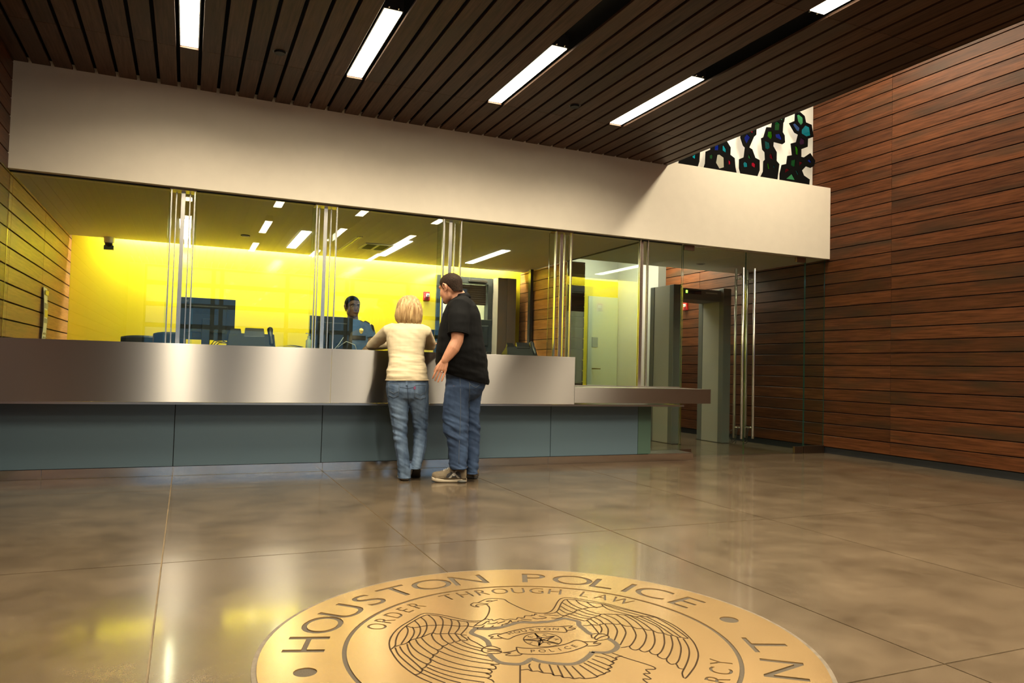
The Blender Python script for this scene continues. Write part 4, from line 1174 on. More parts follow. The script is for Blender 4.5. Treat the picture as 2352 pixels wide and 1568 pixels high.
def fuse(name, mb, voxel, m_, parent, smooth=6, displace=None, keep=None, factor=.5, soften=None):
    me = mb.mesh(name)
    o = bpy.data.objects.new('tmp', me); col.objects.link(o)
    md_ = o.modifiers.new('r', 'REMESH'); md_.mode = 'VOXEL'; md_.voxel_size = voxel
    sm = o.modifiers.new('s', 'SMOOTH'); sm.factor = factor; sm.iterations = smooth
    me2 = bpy.data.meshes.new_from_object(o.evaluated_get(bpy.context.evaluated_depsgraph_get()))
    bpy.data.objects.remove(o); bpy.data.meshes.remove(me)
    me2.name = name
    if displace:
        nrm = [v.normal.copy() for v in me2.vertices]
        for v, nn in zip(me2.vertices, nrm):
            v.co += nn * displace(v.co, nn)
    if soften:
        bm = bmesh.new(); bm.from_mesh(me2)
        vs = [v for v in bm.verts if (v.co - soften[0]).length < soften[1]]
        for _ in range(soften[2]):
            bmesh.ops.smooth_vert(bm, verts=vs, factor=.5, use_axis_x=True, use_axis_y=True, use_axis_z=True)
        bm.to_mesh(me2); bm.free()
    if keep:
        bm = bmesh.new(); bm.from_mesh(me2)
        bmesh.ops.delete(bm, geom=[v for v in bm.verts if not keep(v.co)], context='VERTS')
        bm.to_mesh(me2); bm.free()
    me2.materials.clear()
    return link_mesh(name, me2, m_, parent, smooth=True)


def bvh_of(o):
    off = WL[o.name]
    me = o.data
    return BVHTree.FromPolygons([v.co + off for v in me.vertices], [tuple(p.vertices) for p in me.polygons])


def drape(name, bvh, origin, ex, ey, direction, outline, m_, parent, off=.003, thick=.004, res=10):
    """a patch with a polygonal outline (in ex, ey units of metres) laid onto a body along a direction"""
    O_, ex, ey, d = Vector(origin), Vector(ex).normalized(), Vector(ey).normalized(), Vector(direction).normalized()
    xs_ = [p[0] for p in outline]; ys_ = [p[1] for p in outline]
    me = filled([outline], 0)
    bm = bmesh.new(); bm.from_mesh(me); bpy.data.meshes.remove(me)
    bmesh.ops.remove_doubles(bm, verts=bm.verts, dist=1e-6)
    step = max(max(xs_) - min(xs_), max(ys_) - min(ys_)) / res
    for _ in range(4):
        long_ = [e for e in bm.edges if e.calc_length() > step]
        if not long_:
            break
        bmesh.ops.subdivide_edges(bm, edges=long_, cuts=1)
        bmesh.ops.triangulate(bm, faces=[f for f in bm.faces if len(f.verts) > 3])
    last = None
    for v in bm.verts:
        p = O_ + ex * v.co.x + ey * v.co.y
        hit = bvh.ray_cast(p - d * .5, d)
        if hit[0] is not None:
            last = hit[0]; v.co = hit[0] - d * off
        else:
            near = bvh.find_nearest(p)
            v.co = (near[0] if near[0] is not None else p) - d * off
    ret = bmesh.ops.extrude_face_region(bm, geom=bm.faces[:])
    bmesh.ops.translate(bm, verts=[g for g in ret['geom'] if isinstance(g, bmesh.types.BMVert)], vec=-d * thick)
    bmesh.ops.recalc_face_normals(bm, faces=bm.faces)
    me = bpy.data.meshes.new(name); bm.to_mesh(me); bm.free()
    return link_mesh(name, me, m_, parent, smooth=False)


def drape_line(mb, bvh, pts, direction, r_=.0022, off=.001):
    d = Vector(direction).normalized(); out = []
    for p in pts:
        hit = bvh.ray_cast(Vector(p) - d * .4, d)
        if hit[0] is not None:
            out.append(hit[0] - d * off)
    if len(out) > 1:
        mb.tube(out, r_, 6)
    return out


def head_pieces(mb, c, f, up, side, s=1.0, nose=1.0, fat=0.0):
    """head around c (eye level): f forward, up, side = the head's left"""
    def q(a, b, t):
        return c + (f * a + side * b + up * t) * s
    def el(a, b, t, ra, rb, rt):
        mb.ellipsoid(q(a, b, t), [f * ra * s, side * rb * s, up * rt * s], 24, 14)
    el(-.012, 0, .030, .098, .078 + fat * .3, .086)
    el(-.035, 0, -.005, .072, .070, .075)
    el(.030, 0, -.035, .062, .062 + fat, .083)
    el(.034, 0, -.085, .050, .050 + fat, .036)
    el(.062, 0, -.098, .026, .026, .022)
    for b in (-1, 1):
        el(.044, b * .033, -.030, .040, .027 + fat * .4, .044)
        el(.010, b * (.036 + fat * .6), -.060, .048, .026, .046)
        el(-.012, b * (.078 + fat * .3), -.008, .019, .009, .032)
        el(-.014, b * (.084 + fat * .3), .004, .016, .010, .020)
        el(-.006, b * (.080 + fat * .3), -.034, .008, .007, .011)
        el(.080, b * .014, -.037, .013, .010, .009)
    mb.tube([q(.072, -.045, .022), q(.088, -.02, .021), q(.090, 0, .017), q(.088, .02, .021), q(.072, .045, .022)], [.012 * s] * 5, 10, True)
    mb.tube([q(.086, 0, .012), q(.098, 0, -.012), q(.108 * nose, 0, -.034)], [.008 * s, .010 * s, .012 * s], 10, True)
    mb.tube([q(.074, -.022, -.066), q(.087, 0, -.064), q(.074, .022, -.066)], [.006 * s, .010 * s, .006 * s], 10, True)


def face_details(parent, c, f, up, side, s, brow_mat, sink=0.0):
    def q(a, b, t):
        return c + (f * a + side * b + up * t) * s
    for b in (-1, 1):
        e = MB().ellipsoid(q(.0735 - sink, b * .031, .0), [f * .012 * s, side * .0145 * s, up * .0075 * s], 14, 8).build('eye', M['eye'], parent, smooth=True)
        MB().ellipsoid(q(.0835 - sink, b * .031, .0), [f * .003 * s, side * .006 * s, up * .006 * s], 12, 8).build('iris', M['iris'], e, smooth=True)
        MB().tube([q(.097, b * .014, .022), q(.094, b * .032, .027), q(.080, b * .050, .022)], [.004 * s, .0048 * s, .003 * s], 8, True).build('eyebrow', brow_mat, parent, smooth=True)
    MB().tube([q(.080, -.021, -.067), q(.0955, 0, -.066), q(.080, .021, -.067)], [.003 * s, .0042 * s, .003 * s], 8, True).build('lips', M['lip'], parent, smooth=True)


def hair_cap(name, c, f, up, side, s, m_, parent, grow=.006, front=.062, back=-.055, fat=0.0):
    """short hair: a shell around the skull cut along the hairline"""
    mb = MB(); n, m = 48, 30
    rings = []
    for i in range(m + 1):
        th = math.pi * .5 * i / m * 1.78
        ring = []
        for j in range(n):
            ph = 2 * math.pi * j / n
            dv = Vector((math.cos(ph) * math.sin(th), math.sin(ph) * math.sin(th), math.cos(th)))
            # hairline as a function of the azimuth (0 = face)
            a = abs((ph + math.pi) % (2 * math.pi) - math.pi)
            if a < .75:
                lim = front
            elif a < 1.35:
                lim = front + (-.018 - front) * ((a - .75) / .6)
            elif a < 1.75:
                lim = .018
            else:
                lim = .018 + (back - .018) * min(1, (a - 1.75) / .6)
            ra, rb, rt = .098 + grow, .078 + fat * .3 + grow, .086 + grow
            p = Vector((-.012 + dv.x * ra, dv.y * rb, .030 + dv.z * rt))
            if dv.z < 0 and a > 1.3:
                t_ = min(1, (.03 - max(p.z, lim)) / .11); k_ = min(1, (a - 1.3) / .5)
                p.x, p.y = -.012 + math.cos(ph) * ra * (1 - .10 * t_), math.sin(ph) * rb * (1 - (.22 + .06 * k_) * t_)
                p.z = max(p.z, lim)
            elif p.z < lim:
                p.z = lim
                rr = math.sqrt(max(0, 1 - min(1, ((lim - .03) / rt) ** 2)))
                p.x, p.y = -.012 + math.cos(ph) * ra * rr, math.sin(ph) * rb * rr
            ring.append(c + (f * p.x + side * p.y + up * p.z) * s)
        rings.append(ring)
    mb.loft(rings)
    bm = bmesh.new(); me = mb.mesh(name); bm.from_mesh(me); bmesh.ops.remove_doubles(bm, verts=bm.verts, dist=.0004); bm.to_mesh(me); bm.free()
    for v in me.vertices:
        v.co += v.normal * .0022 * noise.noise(v.co * 180)
    return link_mesh(name, me, m_, parent, smooth=True)


def hand(mb, wrist, palm_end, back, spread_dir, curl=.5, s=1.0, thumb_side=1):
    """palm from wrist to palm_end; back: direction out of the back of the hand; spread_dir: from the little to the index finger"""
    d = (palm_end - wrist).normalized(); b = back.normalized(); sd = spread_dir.normalized()
    L_ = (palm_end - wrist).length
    for k in range(4):
        o = sd * ((k - 1.5) * .0195 * s)
        mb.tube([wrist + o * .55 + d * .005, wrist + o * .85 + d * L_ * .5, palm_end + o], [.015 * s, .0145 * s, .0122 * s], 10, True)
    for k, ln in enumerate((.074, .090, .097, .088)):
        o = sd * ((k - 1.5) * .0232 * s)
        p0 = palm_end + o
        cv_ = curl + .12 * (1.5 - k)
        d1 = (d - b * .35 * cv_ + sd * (k - 1.5) * .02).normalized(); d2 = (d - b * .95 * cv_).normalized(); d3 = (d - b * 1.5 * cv_).normalized()
        p1 = p0 + d1 * ln * .46 * s; p2 = p1 + d2 * ln * .32 * s; p3 = p2 + d3 * ln * .24 * s
        mb.tube([p0, p1, p2, p3], [.0090 * s, .0084 * s, .0078 * s, .0070 * s], 10, True)
    t0 = wrist + d * L_ * .35 + sd * .026 * s * thumb_side
    t1 = t0 + (d * .8 + sd * .30 * thumb_side - b * .45).normalized() * .042 * s
    t2 = t1 + (d * .9 + sd * .02 * thumb_side - b * .4).normalized() * .034 * s
    mb.tube([t0 - sd * .012 * thumb_side, t0, t1, t2], [.013 * s, .0125 * s, .0105 * s, .0088 * s], 10, True)
    return [palm_end + sd * ((k - 1.5) * .0215 * s) for k in range(4)]


def folds(scale, amp, seed=0.0):
    sv = Vector(scale)
    def fn(co, nn):
        p = Vector((co.x * sv.x + seed, co.y * sv.y, co.z * sv.z))
        v = noise.noise(p) + .5 * noise.noise(p * 2.1)
        return amp * (1 - abs(v) * 1.6)
    return fn


def shoe(parent, heel, toe, width, up_mat, sole_mat, name='shoe', h=.085, sole_h=.028, lift=0.0, mesh_mat=None, laces=True):
    """heel, toe: floor points; lift raises the heel"""
    heel, toe = Vector(heel), Vector(toe)
    d = toe - heel; L_ = d.length; d.normalize(); z = Vector((0, 0, 1)); sd = Vector((-d.y, d.x, 0)).normalized()
    def pt(t, s_, zz):
        return heel + d * (t * L_) + sd * s_ + z * (zz + lift * max(0, (.72 - t) / .72))
    prof = [(.0, .30), (.04, .62), (.15, .80), (.35, .78), (.55, .88), (.72, 1.0), (.85, .90), (.95, .62), (1.0, .28)]
    def width_at(t):
        for (t0, w0), (t1, w1) in zip(prof, prof[1:]):
            if t0 <= t <= t1:
                return w0 + (w1 - w0) * (t - t0) / (t1 - t0)
        return prof[-1][1]
    rings = []
    for k in range(33):
        t = .5 - .5 * math.cos(math.pi * k / 32)
        e_ = min(1, max(0, 1 - ((t - .06) / .06) ** 2) ** .5) if t < .06 else min(1, max(.02, 1 - ((t - .93) / .07) ** 2) ** .5) if t > .93 else 1
        w_ = width / 2 * max(.08, width_at(min(max(t, .06), .93)) * e_)
        kick = .014 * max(0, (t - .75) / .25) ** 2 + .004 * max(0, (.1 - t) / .1)
        hh = sole_h + .006 * math.sin(t * 9) * (1 if mesh_mat else 0)
        rings.append([pt(t, math.copysign(abs(math.cos(a)) ** .45, math.cos(a)) * w_, kick + hh / 2 + math.copysign(abs(math.sin(a)) ** .45, math.sin(a)) * (hh / 2 - kick * .2) - kick * .1) for a in [2 * math.pi * (q + .5) / 16 for q in range(16)]])
    so = MB().loft(rings).build('sole', sole_mat, parent, smooth=True)
    rows = [(.015, .62, .075), (.06, .72, .088), (.18, .80, .090), (.34, .76, .094), (.48, .78, .086), (.62, .86, .068), (.76, .92, .056), (.88, .80, .047), (.96, .52, .036), (.992, .28, .022)]
    rings = []
    for t, ww, hh in rows:
        w_ = width / 2 * ww * .98; kick = .012 * max(0, (t - .8) / .2)
        hh = sole_h + hh * (h / .085)
        rings.append([pt(t, math.cos(a) * w_ * (1 if math.sin(a) < .5 else .96), sole_h * .8 + kick + (hh - sole_h * .8) * max(0, math.sin(a)) ** .7 if math.sin(a) > 0 else sole_h * .8 + kick) for a in [2 * math.pi * j / 20 for j in range(20)]])
    up_ = MB().loft(rings).build(name, up_mat, parent, smooth=True)
    if laces:
        for k in range(5):
            t = .42 + k * .055
            hh = sole_h + (.094 - (t - .38) * .11) * (h / .085)
            MB().tube([pt(t, -.022, hh - .006), pt(t + .012, 0, hh + .004), pt(t + .02, .022, hh - .006)], .0032, 6).build('lace', M['lace'], up_, smooth=True)
        MB().tube([pt(.40, 0, sole_h + .1), pt(.36, .03, sole_h + .11), pt(.42, .045, sole_h + .09)], .003, 6).build('lace', M['lace'], up_, smooth=True)
    if mesh_mat:
        b_v = bvh_of(up_)
        face = sd if sd.dot(CAM - heel) > 0 else -sd
        mid = heel + z * (sole_h + .0)
        def lay(nm, pts, mt, off, th=.002):
            drape(nm, b_v, mid, d, z, -face, [(a * L_, b) for a, b in pts], mt, up_, off, th, 8)
        lay('mesh_panel', [(.16, .012), (.60, .010), (.56, .040), (.42, .062), (.22, .058)], mesh_mat, .0005)
        lay('heel_counter', [(.02, .006), (.15, .006), (.20, .050), (.06, .066)], up_mat, .0008, .003)
        lay('cross_strap', [(.20, .006), (.26, .006), (.46, .064), (.40, .068)], M['grey_light'], .0028)
        lay('cross_strap', [(.46, .006), (.53, .006), (.34, .066), (.28, .066)], M['grey_light'], .0030)
        lay('round_badge', [(.37 + .045 * math.cos(q), .036 + .013 * math.sin(q)) for q in [i * math.pi / 6 for i in range(12)]], M['lens'], .0052)
        lay('toe_overlay', [(.64, .004), (.93, .004), (.90, .022), (.70, .032)], M['shoe'], .0005, .0015)
        hl_ = []
        for k in range(9):
            t = .03 + .03 * k
            hl_.append(pt(t, 0, .012))
        MB().tube([p + face * (width / 2 * .80) for p in hl_], [.004, .008, .010, .011, .011, .011, .010, .007, .003], 10).build('heel_cushion', M['grey_dark'], so, smooth=True)
        MB().tube([pt(.03, -.02, sole_h + .088), pt(.0, 0, sole_h + .095), pt(.03, .02, sole_h + .088)], .008, 8, True).build('heel_tab', M['shoe_mesh'], up_, smooth=True)
    return so, up_


# ---------------------------------------------------------------- woman at the counter
wm = Body((1.715, 6.09))
WOM = tag(empty('person', wm.B), 'person seen from behind in a cream top and jeans leaning on the counter', 'person', 'people at the reception desk')
torso = [(924, 956, 738, .27, .055), (905, 968, 746, .26, .085), (892, 976, 756, .25, .105), (887, 979, 770, .24, .115), (888, 977, 790, .22, .118), (892, 974, 812, .18, .108), (892, 976, 832, .14, .112), (888, 981, 852, .11, .122)]
hips = [(888, 982, 868, .10, .118), (886, 985, 884, .09, .132), (887, 985, 900, .085, .136), (891, 983, 914, .08, .115), (905, 970, 924, .08, .06)]
legL = [(889, 938, 908, .085, .11), (891, 938, 925, .075, .100), (895, 938, 945, .065, .088), (899, 936, 970, .055, .074), (903, 935, 1000, .04, .064), (907, 938, 1030, .02, .062), (912, 941, 1060, .005, .058), (913, 943, 1085, .0, .058), (913, 944, 1098, .0, .060)]
legR = [(936, 985, 908, .085, .11), (939, 985, 925, .085, .100), (943, 984, 945, .09, .088), (947, 983, 970, .105, .076), (950, 983, 992, .115, .066), (950, 982, 1012, .10, .062), (948, 977, 1040, .06, .058), (945, 971, 1062, .03, .056), (943, 966, 1077, .02, .056)]
sL, eL, hL = wm.P(893, 760, .25), wm.P(853, 793, .47), wm.P(900, 791, .56)
sR, eR, hR = wm.P(976, 762, .25), wm.P(990, 793, .46), wm.P(952, 789, .56)
hc = wm.P(940, 712, .31)
mb = MB()
mb.loft(wm.rings(torso[1:] + hips, -.012)); mb.loft(wm.rings(legL, -.012)); mb.loft(wm.rings(legR, -.012))
mb.tube([sL, (sL + eL) / 2, eL, (eL + hL) / 2, hL], [.048, .042, .036, .032, .024], 14, True)
mb.tube([sR, (sR + eR) / 2, eR, (eR + hR) / 2, hR], [.048, .042, .036, .032, .024], 14, True)
mb.tube([wm.P(940, 752, .25), wm.P(940, 722, .29)], [.058, .052], 16)
hf = (wm.W + wm.U * -.12 + Vector((0, 0, -.15))).normalized(); hs_ = Vector((0, 0, 1)).cross(hf).normalized(); hu = hf.cross(hs_).normalized()
head_pieces(mb, hc, hf, hu, hs_, .96)
for wr_, dirn, sp in ((hL, wm.U, wm.W), (hR, -wm.U, wm.W)):
    hand(mb, wr_, wr_ + dirn * .075 + Vector((0, 0, -.012)), Vector((0, 0, 1)), sp, .35, .85)
fuse('body', mb, .0075, M['skin'], WOM, 4)
mb = MB()
mb.loft(wm.rings(torso + [(886, 983, 864, .10, .132), (886, 985, 874, .10, .138)]))
mb.tube([wm.P(905, 757, .25), sL, (sL + eL) / 2 + Vector((0, 0, -.004)), eL, (eL * .55 + hL * .45), hL * .9 + eL * .1], [.062, .062, .056, .049, .045, .036], 18, True)
mb.tube([wm.P(965, 759, .25), sR, (sR + eR) / 2, eR, (eR * .55 + hR * .45), hR * .9 + eR * .1], [.062, .062, .056, .049, .045, .036], 18, True)


def shirt_folds(co, nn):
    z = co.z
    hz = max(0, min(1, (1.16 - z) / .12))
    p = Vector((co.x * 5, co.y * 5, z * 30))
    a = (noise.noise(p) * .7 + noise.noise(p * 2.2) * .35) * .0085 * (.25 + .75 * hz)
    p2 = Vector((co.x * 14 + z * 20, co.y * 14, z * 10))
    return a + noise.noise(p2) * .003


sh = fuse('long_sleeve_top', mb, .0075, M['cream'], WOM, 5, shirt_folds)
bvs = bvh_of(sh)
st = MB()
for xs_ in ((899, 896, 893, 892), (969, 973, 976, 976)):
    drape_line(st, bvs, [wm.P(x_ + (0), y_, 0) for x_, y_ in zip(xs_, (749, 762, 776, 792))], wm.W, .0014, .0016)
st.build('seam', M['cream'], sh, smooth=True)
hem = [p for p in wm.ring(885, 986, 872.5, .10, .141, 40)]
MB().tube(hem + [hem[0]], .0032, 8).build('hem_band', M['cream'], sh, smooth=True)
mb = MB()
mb.loft(wm.rings(hips)); mb.loft(wm.rings(legL)); mb.loft(wm.rings(legR))


def jean_folds(seed):
    def fn(co, nn):
        z = co.z
        knee = math.exp(-((z - .45) / .14) ** 2) + .9 * math.exp(-((z - .10) / .08) ** 2) + .35
        p = Vector((co.x * 9 + seed, co.y * 9, z * 26 + co.x * 12))
        return (noise.noise(p) + .5 * noise.noise(p * 2)) * .0085 * knee
    return fn


jn = fuse('jeans', mb, .007, M['denim'], WOM, 12, jean_folds(3.1))
bv = bvh_of(jn)
for k, (x0, x1, y0, y1) in enumerate(((891, 918, 879, 914), (951, 980, 882, 918))):
    a, b, c_ = wm.P(x0, y0, 0), wm.P(x1, y0, 0), wm.P(x0, y1, 0)
    ww, hh = (b - a).length, (c_ - a).length
    cen = (b + c_) / 2
    ol_ = [(-ww / 2, hh / 2), (ww / 2, hh / 2), (ww / 2 * .92, -hh * .36), (0, -hh / 2), (-ww / 2 * .92, -hh * .36)]
    pk = drape('back_pocket', bv, cen, wm.U, (0, 0, 1), wm.W, ol_, M['denim'], jn, .001, .004)
    st = MB()
    for inset in (.90,):
        lp = [cen + wm.U * (x_ * inset) + Vector((0, 0, y_ * inset)) for x_, y_ in ol_]
        dense = []
        for i in range(len(lp)):
            for t in range(6):
                dense.append(lp[i].lerp(lp[(i + 1) % len(lp)], t / 6))
        drape_line(st, bv, dense + [dense[0]], wm.W, .0016, .0065)
    arc = [cen + wm.U * (ww * .36 * u) + Vector((0, 0, -hh * .05 - hh * .14 * (abs(abs(u) - .5) < .0 or (1 - abs(u)) if abs(u) < 1 else 0))) for u in [-1, -.6, -.2, 0, .2, .6, 1]]
    drape_line(st, bv, arc, wm.W, .0014, .0065)
    st.build('stitching', M['stitch'], pk, smooth=True)
st = MB()
drape_line(st, bv, [wm.P(935 + .3 * k, 874 + k * 5, 0) for k in range(12)], wm.W, .0022)
drape_line(st, bv, [wm.P(888 + k * 8.1, 877 + .1 * k, 0) for k in range(13)], wm.W, .0016)
drape_line(st, bv, [wm.P(888 + k * 8.1, 884 + 1.2 * min(k, 12 - k), 0) for k in range(13)], wm.W, .0016)
for side_ in (legL, legR):
    drape_line(st, bv, [wm.P(r_[0] + (r_[1] - r_[0]) * (.86 if side_ is legR else .14), r_[2], 0) for r_ in side_[1:]], wm.W, .0018)
st.build('seam', M['stitch_dark'], jn, smooth=True)
for px in (934,):
    drape('belt_loop', bv, wm.P(px, 878, 0), wm.U, (0, 0, 1), wm.W, [(-.008, -.024), (.008, -.024), (.008, .024), (-.008, .024)], M['denim'], jn, .003, .004, 4)
drape('pocket_patch', bv, wm.P(953, 890, 0), wm.U, (0, 0, 1), wm.W, [(-.010, -.012), (.006, -.012), (.008, .006), (0, .014), (-.010, .008)], mat('purple_patch', (.16, .03, .10), .6), jn, .006, .003, 4)
for rows in (legL[-1], legR[-1]):
    rg = wm.ring(rows[0] + 1.5, rows[1] - 1.5, rows[2] - 2, rows[3], rows[4] - .004, 32)
    MB().tube(rg + [rg[0]], .004, 8).build('cuff', M['denim'], jn, smooth=True)
# hair: chin-length bob
rows = [(934, 947, 678, .30, .02), (925, 955, 681, .30, .055), (917, 962, 688, .30, .088), (912, 967, 698, .30, .108), (909, 970, 711, .30, .118), (907, 971, 724, .295, .118), (909, 970, 734, .29, .112), (914, 967, 741, .285, .10), (922, 963, 747, .28, .08)]


def strands(co, nn):
    a = math.atan2((co - hc).dot(wm.U), -(co - hc).dot(wm.W))
    low = max(0, min(1, (hc.z + .10 - co.z) / .18))
    v = math.sin(a * 26 + 2.2 * noise.noise(Vector((a * 3, co.z * 9, 0))) + co.z * 8) * .0028 + noise.noise(Vector((a * 9, co.z * 6, 4))) * .008
    return v * (.25 + .9 * low)


hr = fuse('hair', MB().loft(wm.rings(rows, n=40)), .0042, M['hair_blond'], WOM, 4, strands)
bv2 = bvh_of(hr)
rnd = random.Random(5)
lk = MB()
for k in range(110):
    px = 911 + 57 * rnd.random(); drift = rnd.uniform(-5, 5)
    top = 679.5 + 7 * rnd.random() + (abs(px - 939) / 30) ** 2 * 26; bot = 742 + 9 * rnd.random() - (abs(px - 939) / 30) ** 2 * 6
    pts = [wm.P(px + drift * (t / 7) ** 2 + (px - 939) * .12 * math.sin(t / 7 * 2.6), top + (bot - top) * t / 7, 0) for t in range(8)]
    out = []
    for p in pts:
        h_ = bv2.ray_cast(p, wm.W)
        if h_[0] is not None:
            out.append(h_[0] - wm.W * .001)
    if len(out) > 3:
        lk.tube(out, [.0035 + .0015 * math.sin(i) for i in range(len(out))][:-1] + [.001], 6)
lo_ = lk.build('hair_locks', M['hair_blond'], hr, smooth=True); lo_['kind'] = 'stuff'
# shoes
f0 = at(928, 1104, 2, 0)
hl = wm.B + wm.U * -.005
a_ = Vector((at(931, 1106, 2, 0).x, at(931, 1106, 2, 0).y, 0))
a_ = a_ + wm.W * .055
shoe(WOM, a_, a_ + wm.W * .235 + wm.U * -.035, .088, M['sole'], M['sole'], 'shoe', .07, .022, 0, None, False)
b_ = Vector((at(957, 1102, 2, 0).x, at(957, 1102, 2, 0).y, 0)) + wm.W * -.02
shoe(WOM, b_, b_ + wm.W * .225 + wm.U * -.01, .088, M['sole'], M['sole_dark'], 'shoe', .07, .022, .085, None, False)

# ---------------------------------------------------------------- man in black
mn = Body((2.075, 5.90))
MAN = tag(empty('person', mn.B), 'person in a black polo shirt and blue jeans standing sideways beside the counter', 'person', 'people at the reception desk')
fwd = (-mn.U * .80 + mn.W * .60).normalized()
torso = [(1041, 1068, 678, .03, .070), (1037, 1080, 686, .02, .10), (1030, 1089, 694, .01, .15), (1024, 1096, 705, .0, .185), (1017, 1103, 722, .0, .20), (1010, 1107, 745, .0, .205), (1005, 1110, 775, .0, .21), (1001, 1116, 805, .0, .215), (1000, 1120, 830, .01, .215), (1006, 1123, 848, .02, .21, 856)]
hemr = [(1012, 1124, 852, .03, .205, 870), (1018, 1123, 856, .03, .20, 884)]
hips = [(1024, 1117, 850, .03, .165, 860), (1024, 1119, 870, .03, .175), (1023, 1114, 890, .03, .17), (1026, 1105, 905, .03, .135), (1040, 1090, 918, .03, .07)]
legN = [(1023, 1078, 885, -.03, .13), (1020, 1077, 910, -.04, .115), (1017, 1076, 935, -.05, .10), (1016, 1077, 960, -.05, .09), (1018, 1077, 985, -.05, .085), (1024, 1076, 1005, -.05, .08), (1029, 1075, 1030, -.05, .075), (1031, 1074, 1055, -.05, .075), (1030, 1073, 1068, -.05, .078), (1036, 1073, 1076, -.05, .08)]
legF = [(1058, 1111, 885, .10, .12), (1062, 1106, 910, .11, .105), (1064, 1103, 935, .11, .095), (1066, 1102, 965, .11, .085), (1067, 1103, 1000, .10, .078), (1069, 1102, 1035, .09, .074), (1070, 1099, 1065, .08, .072), (1071, 1098, 1088, .08, .072)]
shN, elN, wrN = mn.P(1054, 708, -.17), mn.P(1050, 782, -.22), mn.P(1021, 828, -.24)
shF, elF, wrF = mn.P(1056, 714, .17), mn.P(1040, 775, .36), mn.P(1028, 786, .56)
hc = mn.P(1034.5, 661, .02)
hf = (-mn.U * .74 + mn.W * .60 + Vector((0, 0, -.24))).normalized(); hs_ = Vector((0, 0, 1)).cross(hf).normalized(); hu = hf.cross(hs_).normalized()
mb = MB()
mb.loft(mn.rings(torso[1:7], -.03) + mn.rings(hips[1:], -.02)); mb.loft(mn.rings(legN, -.014)); mb.loft(mn.rings(legF, -.014))
mb.tube([mn.P(1060, 700, .01), mn.P(1050, 682, .015), mn.P(1043, 668, .02)], [.078, .070, .064], 20)
mb.ellipsoid(mn.P(1056, 678, .02), [mn.U * .05, mn.W * .06, Vector((0, 0, .05))])
mb.tube([mn.P(1056, 716, -.14), mn.P(1054, 745, -.19), mn.P(1051, 768, -.215), elN, mn.P(1041, 800, -.232), mn.P(1030, 816, -.238), wrN], [.062, .058, .054, .050, .051, .041, .030], 18, True)
mb.tube([shF, (shF + elF) / 2, elF, (elF + wrF) / 2, wrF], [.06, .052, .046, .044, .032], 16, True)
pe = mn.P(1013.5, 848, -.245)
kn = hand(mb, wrN, pe, -mn.W + mn.U * .15, mn.U * .95 + mn.W * .1, .22, 1.08, -1)
hand(mb, wrF, wrF - mn.U * .08 + Vector((0, 0, -.01)), Vector((0, 0, 1)), mn.W, .3, 1.0)
head_pieces(mb, hc, hf, hu, hs_, 1.03, 1.0, .006)
bd = fuse('body', mb, .0036, M['skin'], MAN, 4, soften=(hc - Vector((0, 0, .03)), .15, 14))
face_details(MAN, hc, hf, hu, hs_, 1.03, M['hair_brown'], .011)
hair_cap('hair', hc, hf, hu, hs_, 1.03, M['hair_brown'], MAN, .005, .064, -.080, .006)
def q_(a, b, t):
    return hc + (hf * a + hs_ * b + hu * t) * 1.03
MB().ellipsoid(q_(.076, 0, -.098), [hf * .016, hs_ * .024, hu * .02]).tube([q_(.086, -.022, -.058), q_(.098, 0, -.053), q_(.086, .022, -.058)], .006, 8, True).build('goatee', M['hair_brown'], MAN, smooth=True)
for b in (-1, 1):
    MB().tube([q_(-.028, b * .0935, -.018), q_(-.026, b * .0965, .012), q_(-.010, b * .097, .024), q_(.004, b * .092, .012), q_(.002, b * .088, -.010)], [.004, .0055, .0055, .005, .004], 8, True).build('ear_rim', M['skin'], MAN, smooth=True)
rg = kn[2] + (pe - wrN).normalized() * .020
d_ = (pe - wrN).normalized(); a1 = d_.cross(Vector((0, 0, 1)) if abs(d_.z) < .9 else mn.U).normalized(); a2 = d_.cross(a1)
MB().tube([rg + (a1 * math.cos(t) + a2 * math.sin(t)) * .0122 for t in [i * 2 * math.pi / 16 for i in range(17)]], .0018, 8).build('finger_ring', M['chrome'], MAN, smooth=True)
mb = MB()
mb.loft(mn.rings(torso + hemr))
mb.tube([mn.P(1066, 700, -.06), mn.P(1057, 705, -.13), mn.P(1054, 730, -.175), mn.P(1053, 752, -.20), mn.P(1052, 767, -.212)], [.085, .092, .09, .086, .084], 22)
mb.tube([mn.P(1060, 700, .08), shF, shF * .45 + elF * .55], [.09, .085, .08], 20)


def polo_folds(co, nn):
    z = co.z
    p = Vector((co.x * 6 + z * 7, co.y * 6 - z * 4, z * 11))
    a = (noise.noise(p) + .5 * noise.noise(p * 2.3)) * .010
    hz = max(0, min(1, (1.15 - z) / .2))
    return a * (.45 + .7 * hz)


